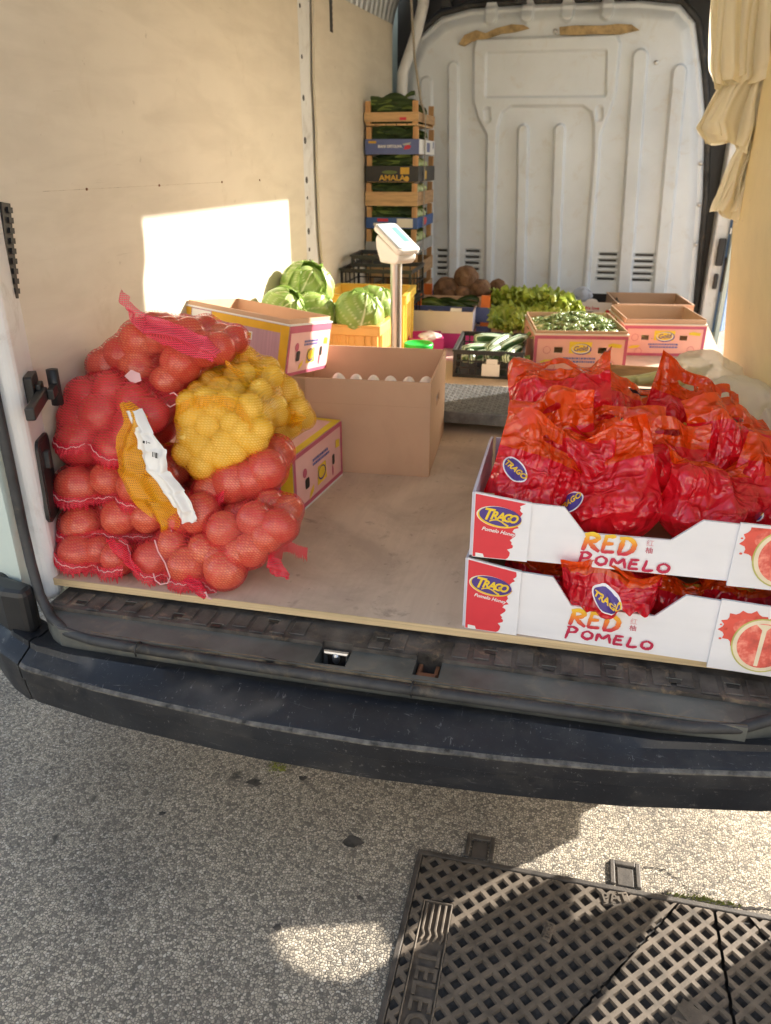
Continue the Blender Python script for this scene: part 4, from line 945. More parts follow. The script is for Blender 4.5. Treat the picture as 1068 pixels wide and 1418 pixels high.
# ================================================================== LOOSE PRODUCE
def leaf_attr_mat(name, lo, hi, vein, rough=.45, transl=.25):
    m, nt, P, N, L = new_mat(name)
    at = N.new('ShaderNodeAttribute'); at.attribute_name = 'vein'
    v = coords(N, L); n = noise(N, L, v, 18, 5)
    c = ramp_out(N, L, n.outputs[0], [(.3, lo), (.7, hi)])
    c = mixc(N, L, at.outputs['Fac'], c, vein); L.new(c, P.inputs['Base Color']); P.inputs['Roughness'].default_value = rough
    tr = N.new('ShaderNodeBsdfTranslucent'); L.new(c, tr.inputs[0]); mx = N.new('ShaderNodeMixShader'); mx.inputs[0].default_value = transl
    L.new(P.outputs[0], mx.inputs[1]); L.new(tr.outputs[0], mx.inputs[2]); L.new(mx.outputs[0], N['Material Output'].inputs[0])
    return m
M_cab = leaf_attr_mat('cabbage leaf', (.20,.34,.06), (.36,.50,.12), (.80,.84,.50), .36, .2)
M_cab_in = pm('pale cabbage heart', (.42,.54,.18), .45, .1, 20, .1, 80)
M_let = leaf_attr_mat('lettuce leaf', (.25,.38,.045), (.54,.60,.09), (.70,.70,.24), .42, .3)
def set_vein(me, vals):
    a = me.attributes.new('vein', 'FLOAT', 'POINT'); a.data.foreach_set('value', vals)
def cabbage_leaf(seed, r=.085, n=34, spread=1.25):
    rr = random.Random(seed); P, V = [], []
    ph = rr.uniform(0,6)
    for i in range(n+1):
        row = []
        for j in range(n+1):
            u, v = -1+2*i/n, j/n                                   # v from stalk to tip
            w = math.sin(math.pi*min(1,v*.93+.06))**.45
            a = u*spread*w*.95; t = .12+v*2.62
            edge = max(0, abs(u)-.6)/.4*max(.2,v) + max(0,v-.8)*2
            k = r*(1 + .02*mnoise.noise(Vector((u*2+seed,v*2,0))) + edge*(.05+.05*math.sin(u*9+v*14+ph)))
            x, y, z = math.sin(t)*math.sin(a), -math.sin(t)*math.cos(a), -math.cos(t)
            sv = abs(((v*6.5 - abs(u)*1.9) % 1)-.5); line = max(0, 1-(0.5-sv if sv > .25 else .5)/.10) if abs(u) > .03 else 0
            mid = max(0, 1-abs(u)*w/.05*(.6+v)); vv = min(1, mid + max(0, 1-(.5-sv)/.09)*.95*(1-abs(u)*.6))
            k += -.0018*0 + .0022*vv
            row.append((x*k, y*k, z*k)); V.append(vv)
        P.append(row)
    b = MB(); b.grid(P)
    me = bpy.data.meshes.new('leaf'); me.from_pydata(b.v, [], b.f); me.materials.append(M_cab); me.polygons.foreach_set('use_smooth', [True]*len(b.f)); set_vein(me, V); return me
leaf_meshes = [cabbage_leaf(i) for i in range(3)]
hb = MB(); hb.ell((0,0,0), (.077,.077,.073), 28, 18); heart = None
def cabbage(label, loc, rot, s=1.0):
    global heart
    o = thing('cabbage', label, 'cabbage', loc, rot, 'cabbages in the yellow crate'); o.scale = (s,s,s*.92)
    if heart is None: heart = hb.build('heart', M_cab_in, o, smooth=True)
    else: dup(heart, o)
    for k in range(8):
        l = bpy.data.objects.new('leaf', leaf_meshes[k % 3]); C.objects.link(l); l.parent = o
        l.rotation_euler = (R(random.uniform(-12,12)), R(random.uniform(-10,10)), k*2*math.pi/8*3.02+random.uniform(-.2,.2)); l.scale = (1+.010*k,)*3
    return o
cabbage('pale sunlit cabbage on top of the heap of cabbages', (-.94,2.75,.945), (R(35),R(10),R(40)), 1.10)
cabbage('cabbage at the front of the heap beside the open banana box', (-.885,2.635,.862), (R(-40),R(25),R(10)), 1.0)
cabbage('cabbage at the front right of the heap above the crate rim', (-.725,2.675,.868), (R(20),R(-20),R(150)), 1.02)
cabbage('cabbage low against the sunlit wall at the left of the heap', (-.945,2.78,.862), (R(-30),R(10),R(220)), .92)
cabbage('bright cabbage at the right rear of the heap near the scale post', (-.705,2.83,.862), (R(10),R(30),R(70)), 1.0)
cabbage('cabbage low in the crate between the others', (-.84,2.80,.80), (R(60),R(30),R(70)), .95)
cabbage('cabbage half hidden behind the open banana box by the wall', (-.95,2.52,.905), (R(40),R(-30),R(100)), .85)

def lettuce_leaf(seed, n=18):
    rr = random.Random(seed); P, V = [], []; ph = rr.uniform(0,6); k1 = rr.uniform(9,13)
    for i in range(n+1):
        row = []
        for j in range(n+1):
            u, v = -1+2*i/n, j/n
            w = .008 + .046*math.sin(math.pi*min(1,v*.62+.02))**1.1*(1.0 if v < .9 else 1)
            ruf = (abs(u)**2*.7+max(0,v-.55)*1.2)*v
            x = u*w + .004*math.sin(v*17+ph)*ruf
            y = -(.012+.05*v**1.7) - .012*ruf*math.sin(u*k1+ph) - .006*ruf*math.sin(u*23+v*19)
            z = .10*v - .035*v**3 + .012*ruf*math.sin(u*k1*1.3+ph*2) + .006*math.sin(u*7+v*11+ph)*v
            row.append((x,y,z)); V.append(max(0,1-abs(u)*w/.006)*(1-v*.7) + .45*max(0,v-.72)*2*rr.random())
        P.append(row)
    b = MB(); b.grid(P); me = bpy.data.meshes.new('leaf'); me.from_pydata(b.v, [], b.f); me.materials.append(M_let); me.polygons.foreach_set('use_smooth', [True]*len(b.f)); set_vein(me, V); return me
lleaf = [lettuce_leaf(i) for i in range(5)]
def lettuce(label, loc, rz, s=1.0, tilt=0, lean=0):
    o = thing('lettuce', label, 'lettuce', loc, (R(tilt), R(lean), R(rz)), 'lettuce heads in the low brown box'); o.scale = (s,)*3
    for k in range(24):
        l = bpy.data.objects.new('leaf', lleaf[k % 5]); C.objects.link(l); l.parent = o
        ring_ = k // 8; l.rotation_euler = (R([-6,8,24][ring_]+random.uniform(-7,7)), R(random.uniform(-14,14)), R(k*45+ring_*22+random.uniform(-12,12))); sc_ = [1.12,1.0,.72][ring_]*random.uniform(.92,1.08); l.scale = (sc_,sc_,sc_)
    return o
for i, (x, y, z, s, tl, wh) in enumerate([(-.28,3.72,.645,1.05,28,'at the front left of the box'),(-.165,3.70,.645,1.05,26,'front and middle of the box'),(-.055,3.71,.64,1.0,26,'at the front right of the box'),
        (-.295,3.85,.69,1.15,12,'tall and standing behind at the left'),(-.185,3.84,.705,1.2,8,'tallest, standing behind in the middle'),(-.075,3.84,.70,1.15,10,'tall and standing behind at the right'),(.0,3.83,.67,1.0,14,'yellowish one at the far right end')]):
    lettuce('frilly yellow green lettuce head %s' % wh, (x,y,z), random.uniform(0,360) if i > 2 else 0, s, tl)

# courgettes in the black crate
def courgette_mat():
    m, nt, P, N, L = new_mat('pale striped courgette skin')
    v = coords(N, L); w = N.new('ShaderNodeTexWave'); w.bands_direction = 'Y'; w.inputs['Scale'].default_value = 28; w.inputs['Distortion'].default_value = 3; L.new(coords(N, L, (.25,1,1)), w.inputs['Vector'])
    L.new(ramp_out(N, L, w.outputs[0], [(.35,(.62,.74,.56)),(.62,(.42,.56,.36)),(.8,(.04,.11,.035))]), P.inputs['Base Color']); P.inputs['Roughness'].default_value = .32; return m
M_cour = courgette_mat(); M_stem = pm('green stem', (.22,.30,.07), .6, .15, 30, .1)
cm = MB(); cm.tube([(-.085,0,0),(-.08,0,.001),(-.05,.002,.004),(0,.003,.005),(.05,.001,.003),(.08,0,0),(.09,0,0)], [.008,.017,.021,.021,.02,.013,.011], 16)
sm_ = MB(); sm_.tube([(.089,0,0),(.105,.002,.002),(.113,.002,.003)], [.0095,.008,.010], 8)
cour0 = None
for i, (x, y, z, rz, ry) in enumerate([(-.32,3.06,.655,12,-8),(-.26,3.10,.672,60,-6),(-.215,3.15,.690,50,-14),(-.20,3.08,.668,75,-4),(-.34,3.15,.662,40,4),(-.27,3.20,.68,65,-10),(-.37,3.09,.65,100,0),(-.30,3.27,.68,30,6),(-.24,3.08,.645,20,0),(-.36,3.22,.65,80,0)]):
    t = thing('courgette', 'pale green striped courgette in the low black crate', 'courgette', (x,y,z), (0,R(ry),R(rz)), 'courgettes in the low black crate')
    if cour0 is None: cour0 = (cm.build('fruit', M_cour, t, smooth=True), sm_.build('stem', M_stem, t, smooth=True))
    else:
        for c_ in cour0: dup(c_, t)

# small green peppers heaped in the pink box
M_pep = pm('green pepper skin', (.22,.32,.10), .3, .5, 30, .05, 60, hue=(.62,.68,.42))
def sprig(mb, M, L_=.035, rr=random):
    mb.tube([M @ Vector((-L_*.5,0,0)), M @ Vector((-L_*.2,0,.002)), M @ Vector((L_*.2,.002,.003)), M @ Vector((L_*.55,.003,-.001))], [.0045,.0065,.006,.0012], 6)
    mb.tube([M @ Vector((-L_*.5,0,0)), M @ Vector((-L_*.85,.003,.004))], .0016, 4, 1)
mb = MB(); rr = random.Random(12); ca, sa_ = math.cos(R(9)), math.sin(R(9))
for k in range(420):
    x, y = rr.uniform(.015,.355), rr.uniform(.015,.40); hgt = .135 + .055*max(0,1-((x-.20)/.17)**2)*max(0,1-((y-.2)/.24)**2) + rr.uniform(-.014,.008)
    sprig(mb, TR(-.122+x*ca-y*sa_, 3.155+x*sa_+y*ca, .5805+hgt) @ RZ(rr.uniform(0,6.3)) @ RX(rr.uniform(-.6,.6)) @ RY(rr.uniform(-.5,.5)), rr.uniform(.026,.042))
tag(mb.build('green_peppers', [M_pep, M_stem], smooth=True), 'heap of small mottled green peppers filling the nearest pink banana box', 'peppers', kind='stuff')
mb = MB(); rr = random.Random(13)
for k in range(60):
    sprig(mb, TR(.36+rr.uniform(-.10,.14), 3.70+rr.uniform(-.1,.1), .66+rr.uniform(0,.02)) @ RZ(rr.uniform(0,6.3)) @ RY(rr.uniform(-.4,.4)), rr.uniform(.03,.06))
tag(mb.build('green_peppers', [pm('pale beans', (.45,.42,.18), .5, .2, 12, .05), M_stem], smooth=True), 'loose pale pods low inside the pink box at the back right', 'pods', kind='stuff')
mb = MB(); rr = random.Random(14)
for k in range(70):
    a = rr.uniform(-1.2,1.2); x, y = .09+rr.uniform(-.08,.13), 3.62+rr.uniform(-.05,.09)
    mb.add([(0,0,0),(.006,.012,.008),(0,.035,.014),(-.006,.012,.008)], [(0,1,2,3)], 0, TR(x,y,.60+rr.uniform(0,.12)) @ RZ(rr.uniform(0,6.3)) @ RX(rr.uniform(-.2,.9)))
tag(mb.build('herb_leaves', leaf_attr_mat('herb leaf', (.09,.16,.02),(.2,.26,.04),(.3,.3,.1))), 'loose green leaves between the pepper box and the white printed carton', 'herbs', kind='stuff')

# celeriac in the orange crate
M_cel = pm('rough brown root skin', (.16,.085,.045), .9, .4, 26, .9, 70, dirt=(.30,.19,.11), dirt_amt=.5, dirt_scale=14, bd=.006)
def root_obj(label, loc, r, seed):
    b = MB(); b.ell((0,0,0), (r,r,r*.88), 32, 22, fn=lambda d: 1+.10*mnoise.noise(d*2.2+Vector((seed,0,0)))+.05*mnoise.noise(d*7+Vector((0,seed,0)))+.03*mnoise.noise(d*15))
    o = b.build('celeriac', M_cel, smooth=True); o.location = loc; o.rotation_euler = (seed, seed*2, seed*3); tag(o, label, 'root vegetable', 'brown celeriac roots in the orange crate'); return o
root_obj('round brown celeriac root on top of the others in front of the bulkhead', (-.505,3.90,.842), .062, 1)
root_obj('wide brown celeriac root lying at the left of the orange crate', (-.60,3.88,.785), .066, 2)
root_obj('brown celeriac root lying beside the orange corner post', (-.435,3.89,.795), .056, 3)
root_obj('small brown celeriac root touching the middle of the divider', (-.515,3.855,.772), .042, 4)
root_obj('brown celeriac root poking out behind the orange post towards the lettuce', (-.355,3.98,.79), .045, 5)
M_dkg = leaf_attr_mat('dark green leaf', (.018,.04,.012), (.05,.09,.02), (.09,.14,.04), .45, .15)
M_ltg = leaf_attr_mat('light green leaf', (.12,.19,.035), (.22,.29,.07), (.3,.36,.14), .45, .2)
M_bulb = pm('pale green bulb', (.42,.50,.22), .4, .12, 12, .05, 80, hue=(.55,.6,.36))
def blades(mb, x0, x1, y0, y1, z0, z1, n, rr, wid=.014):
    for k in range(n):
        x, y, z = rr.uniform(x0,x1), rr.uniform(y0,y1), rr.uniform(z0,z1); L_ = rr.uniform(.10,.2); a = rr.choice([0,math.pi])+rr.uniform(-.35,.35); bend = rr.uniform(-.02,.03); mi = 1 if rr.random() < .22 else 0
        P = []
        for i in range(7):
            t = i/6-.5; w = wid*(1-abs(t*1.8)**3); s_ = t*L_
            xx, yy = x+s_*math.cos(a), y+s_*math.sin(a)*.5; xx = min(max(xx, x0), x1); zz = z+bend*math.cos(t*3)
            P.append([(xx, yy-w*.5, zz+w*.7), (xx, yy-w*.2, zz), (xx, yy-w*.5, zz-w*.7)])
        mb.grid(P, mi)
mb = MB(); blades(mb, -.70,-.42,3.715,3.755,.69,.755,40,random.Random(3),.016)
tag(mb.build('leafy_greens', [M_dkg, M_ltg]), 'dark leafy greens at the front of the orange and blue crate', 'greens', kind='stuff')
for i in range(3, 9):
    mb = MB(); rr = random.Random(20+i); zb = bots[i]; top = (bots[i+1] if i < 8 else zb+.115)
    blades(mb, SX+.018, SX+SW-.02, SY+.012, SY+.05, zb+kinds[i][2][1]-.02, top-.004, 46, rr)
    blades(mb, SX+.018, SX+SW-.02, SY+.12, SY+.38, zb+.02, top-.025, 40, rr)
    mb.box(SX+.03,SX+SW-.05,SY+.06,SY+.40,zb+.012,min(top-.03,zb+.07),0)
    tag(mb.build('leafy_greens', [M_dkg, M_ltg]), 'dark leafy greens in the crate %s of the stack' % names[i].replace('topmost','at the very top'), 'greens', kind='stuff')
    if i < 7:
        for k in range(3):
            b = MB(); b.ell((0,0,0), (.028,.034,.026), 16, 10, fn=lambda d: 1+.06*math.sin(5*math.atan2(d.y,d.x))+.5*max(0,d.x-.7)); o = b.build('fennel_bulb', M_bulb, smooth=True); o.location = (SX+SW-.038, SY+.09+k*.10, zb+kinds[i][2][1]+.008); o.rotation_euler = (0,R(rr.uniform(-20,20)),R(rr.uniform(-40,40)))
            tag(o, 'pale green bulb in the crate %s of the stack' % names[i], 'vegetable', 'pale green bulbs in the crate stack')
# things between the pomelos and the pepper box: white carton, wooden crate, plastic bags
whc = carton('fruit_carton', 'white carton half hidden behind the bagged pomelos next to the scale', .20, .26, .16, (-.083,2.12,.5805), (0,0,R(2)), out=M_cream, inn=M_kraftd)
wcr = wood_crate('shallow pale wooden crate of leeks behind the bagged pomelos', .30, .33, .15, (.14,2.42,.5805), (.07,.14), M_wood, None)
M_leek = leaf_attr_mat('leek stalk', (.42,.46,.18), (.62,.62,.36), (.7,.7,.5), .4, .2)
for i, (x, y, z, a) in enumerate([(.20,2.46,.735,20),(.27,2.50,.74,35),(.34,2.5,.745,25),(.38,2.45,.75,50)]):
    b = MB(); b.tube([(-.12,0,0),(-.04,.005,.004),(.05,.0,.012),(.13,.01,.03)], [.013,.012,.013,.006], 10); 
    o = b.build('leek', pm('pale leek stalk', (.56,.55,.26), .45, .15, 10, .05), smooth=True); o.location = (x,y,z); o.rotation_euler = (0,0,R(a)); tag(o, 'pale yellow green leek lying across the shallow wooden crate', 'leek', 'leeks in the shallow wooden crate')
def film_mat(name, col, transp, rough=.25, transl=.45):
    m, nt, P, N, L = new_mat(name)
    P.inputs['Base Color'].default_value = (*col,1); P.inputs['Roughness'].default_value = rough
    v = coords(N, L); n = noise(N, L, v, 34, 5, .6, 1.5); L.new(bump(N, L, n.outputs[0], .5, .004), P.inputs['Normal'])
    tr = N.new('ShaderNodeBsdfTranslucent'); tr.inputs[0].default_value = (*col,1); tp = N.new('ShaderNodeBsdfTransparent')
    a = N.new('ShaderNodeMixShader'); a.inputs[0].default_value = transl; L.new(P.outputs[0], a.inputs[1]); L.new(tr.outputs[0], a.inputs[2])
    b_ = N.new('ShaderNodeMixShader'); b_.inputs[0].default_value = transp; L.new(a.outputs[0], b_.inputs[1]); L.new(tp.outputs[0], b_.inputs[2]); L.new(b_.outputs[0], N['Material Output'].inputs[0])
    return m
M_clear = film_mat('milky clear film', (.95,.95,.87), .34, .5)
def crumpled_bag(label, loc, r, seed, amp=.055, mat=None, rot=(0,0,0), zmin=None, name='plastic_bag', cat='plastic bag'):
    rr = random.Random(seed); ws = [(Vector((rr.gauss(0,1),rr.gauss(0,1),rr.gauss(0,.6))).normalized(), rr.uniform(.7,1.5)*(1 if k < 5 else 3.2), rr.random(), amp*(1.5 if k < 5 else .16)) for k in range(10)]
    def fn(d):
        q = d + Vector((mnoise.noise(d*1.5+Vector((seed,0,0))), mnoise.noise(d*1.5+Vector((0,seed,0))), mnoise.noise(d*1.5)))*.18; h = 0
        for w, f, ph_, A in ws: x = (q.dot(w)*f+ph_) % 1; h += A*(abs(x-.5)*2-.5)*1.3
        return .85+h
    b = MB(); b.ell((0,0,0), r, 90, 60, fn=fn)
    o = b.build(name, mat or M_clear, smooth=True); o.location = loc; o.rotation_euler = rot; tag(o, label, cat); return o
crumpled_bag('crumpled milky plastic bag slumped against the yellow side lining', (.455,2.05,.77), (.085,.20,.115), 1, rot=(0,R(12),R(10)))
crumpled_bag('crumpled clear plastic bag on the wooden crate in front of the side doorway', (.43,2.52,.765), (.085,.17,.07), 2, rot=(0,R(-10),R(30)))
crumpled_bag('crumpled plastic bag bulging over the rim of the black pomelo crate', (.475,1.80,.77), (.055,.16,.09), 3, rot=(0,0,R(-5)))
crumpled_bag('small crumpled clear bag lying in the white printed carton by the bulkhead', (.06,4.22,.735), (.06,.05,.045), 4, mat=film_mat('bluish clear film', (.62,.66,.74), .3))
crumpled_bag('clear plastic lining showing in the small magenta box', (-.575,3.30,.675), (.055,.06,.022), 5)
# hanging bundles of carrier bags
M_carrier = film_mat('tan carrier bag film', (.97,.93,.78), .05, .4, .36)
def draped(label, cols, layers, seed):
    """cols: rows from top to bottom of (left xyz, right xyz)"""
    nr = lambda p: (p[0]*.974, p[1]*.974, 1.36+(p[2]-1.36)*.974)
    cols = [(nr(a_), nr(b_)) for a_, b_ in cols]
    o = thing('carrier_bag_bundle', label, 'bag bundle', cols[0][0], (0,0,0), 'carrier bags hanging in bundles'); rr = random.Random(seed)
    base = Vector(cols[0][0])
    for l in range(layers):
        P = []; n, m = 30, 40; ph = rr.uniform(0,6); cut = rr.uniform(.9,1.0)
        for i in range(m+1):
            t = i/m*(len(cols)-1)*cut; k = min(int(t), len(cols)-2); f = t-k
            a = Vector(cols[k][0]).lerp(Vector(cols[k+1][0]), f); c = Vector(cols[k][1]).lerp(Vector(cols[k+1][1]), f); row = []
            for j in range(n+1):
                u = j/n; p = a.lerp(c, u); v = i/m
                p.y += l*.011 - .02 + (.012+.016*v)*math.sin(u*(9+l)+ph+v*1.2) + .006*math.sin(u*23+ph*2+v*3) + .008*mnoise.noise(Vector((u*3,v*4,seed+l)))
                p.x += .004*math.sin(v*9+ph+l)+ .006*mnoise.noise(Vector((v*3,u*2,seed*2+l))); p.z += .012*math.sin(u*5+ph)*v
                row.append(tuple(p-base))
            P.append(row)
        b = MB(); b.grid(P); b.build('bag', M_carrier, o, smooth=True)
    return o
draped('tall folded bundle of tan carrier bags hanging highest beside the bulkhead', [((.35,3.08,2.15),(.525,3.08,2.15)),((.352,3.08,1.85),(.53,3.08,1.84)),((.385,3.08,1.64),(.55,3.08,1.66)),((.405,3.09,1.59),(.555,3.1,1.615))], 5, 1)
draped('fanned bundle of tan carrier bags with pleated ends hanging in the middle', [((.45,3.13,1.66),(.555,3.13,1.65)),((.42,3.13,1.58),(.545,3.13,1.6)),((.372,3.14,1.475),(.545,3.14,1.49)),((.415,3.14,1.43),(.545,3.15,1.40))], 6, 2)
draped('twisted bundle of tan carrier bags hanging lowest by the doorway edge', [((.535,3.18,1.48),(.56,3.18,1.48)),((.525,3.18,1.40),(.585,3.18,1.38)),((.495,3.19,1.27),(.59,3.19,1.27)),((.475,3.2,1.19),(.60,3.2,1.16))], 6, 3)
# ================================================================== NET SACKS
SACK = {
 'bottom_left': [[-0.949,1.234,0.599,0.0406],[-0.86,1.239,0.611,0.0382],[-0.906,1.246,0.627,0.031]],
 'bottom_front': [[-0.783,1.241,0.616,0.0403],[-0.702,1.236,0.605,0.0399],[-0.621,1.237,0.606,0.0442],[-0.67,1.255,0.65,0.0349],[-0.743,1.257,0.654,0.0334],[-0.637,1.251,0.639,0.0359]],
 'right_low': [[-0.572,1.259,0.659,0.0368],[-0.632,1.273,0.691,0.0394],[-0.571,1.284,0.717,0.0367],[-0.517,1.28,0.708,0.0364],[-0.599,1.255,0.648,0.0357],[-0.54,1.271,0.687,0.0354]],
 'fourth': [[-0.964,1.28,0.66,0.0455],[-0.875,1.29,0.685,0.0412],[-0.814,1.293,0.691,0.0359],[-0.695,1.299,0.707,0.0463],[-0.758,1.298,0.704,0.0368],[-0.743,1.292,0.688,0.0368]],
 'third': [[-0.978,1.311,0.735,0.0492],[-0.84,1.316,0.746,0.0434],[-0.909,1.319,0.755,0.0388],[-0.79,1.323,0.764,0.0369]],
 'right_up': [[-0.642,1.36,0.757,0.0469],[-0.573,1.373,0.788,0.044],[-0.606,1.364,0.765,0.043],[-0.693,1.351,0.735,0.0373]],
 'second': [[-0.944,1.381,0.877,0.0478],[-0.9864,1.356,0.817,0.0496],[-0.903,1.353,0.81,0.0464],[-0.87,1.393,0.907,0.0374],[-0.873,1.373,0.858,0.0399],[-0.982,1.394,0.909,0.0405],[-0.9965999999999999,1.376,0.866,0.0394],[-0.927,1.401,0.924,0.0389],[-0.827,1.384,0.884,0.0372]],
 'top': [[-0.902,1.505,1.007,0.0467],[-0.983,1.482,0.952,0.0393],[-0.907,1.482,0.951,0.0429],[-0.803,1.489,0.967,0.0449],[-0.831,1.473,0.929,0.0412],[-0.754,1.502,0.999,0.0407],[-0.716,1.504,1.003,0.0342],[-0.836,1.513,1.024,0.0386],[-0.787,1.514,1.027,0.0358],[-0.871,1.51,1.017,0.0387],[-0.946,1.493,0.978,0.0391]],
 'pot_front': [[-0.703,1.388,0.869,0.0282],[-0.719,1.37,0.828,0.0308],[-0.657,1.375,0.838,0.0317],[-0.68,1.401,0.902,0.0281],[-0.624,1.386,0.866,0.0316],[-0.599,1.377,0.845,0.0279],[-0.648,1.39,0.876,0.028],[-0.612,1.404,0.909,0.0279],[-0.661,1.408,0.917,0.0256],[-0.737,1.377,0.844,0.0271],[-0.706,1.354,0.79,0.0283],[-0.745,1.364,0.812,0.0272],[-0.685,1.365,0.817,0.0282],[-0.636,1.368,0.823,0.0268],[-0.585,1.387,0.869,0.0242],[-0.731,1.395,0.887,0.0271],[-0.707,1.408,0.917,0.027],[-0.747,1.404,0.909,0.0247],[-0.658,1.362,0.807,0.0269],[-0.744,1.39,0.875,0.0271]],
 'pot_back': [[-0.756,1.591,0.925,0.034],[-0.776,1.58,0.899,0.03],[-0.708,1.603,0.952,0.0337],[-0.654,1.588,0.918,0.0349],[-0.603,1.579,0.896,0.0307],[-0.627,1.563,0.858,0.0295],[-0.62,1.547,0.821,0.0281],[-0.567,1.563,0.858,0.0266],[-0.819,1.574,0.884,0.0288],[-0.69,1.587,0.916,0.031],[-0.665,1.572,0.88,0.0309],[-0.725,1.584,0.908,0.0311],[-0.605,1.558,0.847,0.0281],[-0.724,1.61,0.97,0.027],[-0.649,1.596,0.937,0.0281]]}
M_onion = None
def onion_mat():
    m, nt, P, N, L = new_mat('onion skin')
    v = coords(N, L); st = noise(N, L, coords(N, L, (5,5,.5)), 3.2, 5, .65, .3); n = noise(N, L, v, 1.3, 5, .6, .5)
    oi = N.new('ShaderNodeObjectInfo')
    c = ramp_out(N, L, st.outputs[0], [(.3,(.42,.105,.04)),(.5,(.64,.19,.075)),(.72,(.82,.40,.19))])
    c = mixc(N, L, ramp_out(N, L, n.outputs[0], [(.5,(0,0,0)),(.72,(.75,.75,.75))]), c, (.82,.42,.22))
    c = mixc(N, L, mul(N, L, oi.outputs['Random'], .6), c, (.50,.075,.06))
    L.new(c, P.inputs['Base Color']); P.inputs['Roughness'].default_value = .2; P.inputs['Coat Weight'].default_value = .8; P.inputs['Subsurface Weight'].default_value = .08; P.inputs['Subsurface Scale'].default_value = .006
    return m
M_onion = onion_mat()
M_pot = pm('potato skin', (.86,.62,.15), .5, .2, 16, .2, 200, dirt=(.40,.22,.06), dirt_amt=.6, dirt_scale=26)
def net_mat(name, col, dens, lines, rot=(0,0,0)):
    m, nt, P, N, L = new_mat(name)
    v = coords(N, L, (1,1,1), rot); nw = noise(N, L, v, 12, 3); vd = mixc(N, L, .012, v, nw.outputs[1], 'ADD')
    facs = []
    for d_, sc_ in (('DIAGONAL', lines), ('Z', lines*.8)):
        w = N.new('ShaderNodeTexWave'); w.bands_direction = d_; w.inputs['Scale'].default_value = sc_; w.inputs['Distortion'].default_value = .6; L.new(vd, w.inputs['Vector']); facs.append(w.outputs[0])
    mx = N.new('ShaderNodeMath'); mx.operation = 'MAXIMUM'; L.new(facs[0], mx.inputs[0]); L.new(facs[1], mx.inputs[1])
    big = noise(N, L, v, 22, 4); fold = thr(N, L, big.outputs[0], .35, .75)
    f = N.new('ShaderNodeMapRange'); f.inputs[1].default_value = .45; f.inputs[2].default_value = 1; f.inputs[3].default_value = dens*.45; f.inputs[4].default_value = min(1, dens*2.7); L.new(mx.outputs[0], f.inputs[0])
    ad = N.new('ShaderNodeMath'); ad.operation = 'MULTIPLY_ADD'; L.new(fold, ad.inputs[0]); ad.inputs[1].default_value = .14; L.new(f.outputs[0], ad.inputs[2]); ad.use_clamp = True
    P.inputs['Base Color'].default_value = (*col,1); P.inputs['Roughness'].default_value = .3
    tr = N.new('ShaderNodeBsdfTranslucent'); tr.inputs[0].default_value = (*col,1); a = N.new('ShaderNodeMixShader'); a.inputs[0].default_value = .35; L.new(P.outputs[0], a.inputs[1]); L.new(tr.outputs[0], a.inputs[2])
    tp = N.new('ShaderNodeBsdfTransparent'); b_ = N.new('ShaderNodeMixShader'); L.new(ad.outputs[0], b_.inputs[0]); L.new(tp.outputs[0], b_.inputs[1]); L.new(a.outputs[0], b_.inputs[2]); L.new(b_.outputs[0], N['Material Output'].inputs[0])
    return m
M_net = net_mat('red sack netting', (.86,.065,.075), .18, 80)
M_netk = net_mat('dense dusky red netting', (.80,.06,.09), .32, 80)
M_netd = net_mat('folded red netting', (.82,.03,.07), .62, 120)
M_netp = net_mat('pink loose netting', (.90,.10,.20), .42, 120)
M_ynet = net_mat('yellow sack netting', (.95,.57,.02), .22, 80)
M_ynetd = net_mat('folded yellow netting', (.92,.48,.012), .72, 130)
M_thread = pm('white thread', (.74,.42,.42), .8, .1, 60, 0)
# onion: three skins shared by all
def onion_mesh(seed):
    b = MB()
    def fn(d):
        k = 1 + .03*mnoise.noise(d*1.6+Vector((seed,0,0)))
        if d.z > .82: k += (d.z-.82)*(d.z-.82)*2.4
        if d.z < -.93: k -= .05
        return k
    b.ell((0,0,0), (1,1,.9), 26, 18, fn=fn); me = bpy.data.meshes.new('onion'); me.from_pydata(b.v, [], b.f); me.materials.append(M_onion); me.polygons.foreach_set('use_smooth', [True]*len(b.f)); return me
ONION = [onion_mesh(i) for i in range(4)]
def potato_mesh(seed):
    b = MB(); b.ell((0,0,0), (1.15,.95,.9), 22, 16, fn=lambda d: 1+.09*mnoise.noise(d*1.5+Vector((seed*3,0,0)))+.02*mnoise.noise(d*5)); me = bpy.data.meshes.new('potato'); me.from_pydata(b.v, [], b.f); me.materials.append(M_pot); me.polygons.foreach_set('use_smooth', [True]*len(b.f)); return me
POTATO = [potato_mesh(i) for i in range(4)]
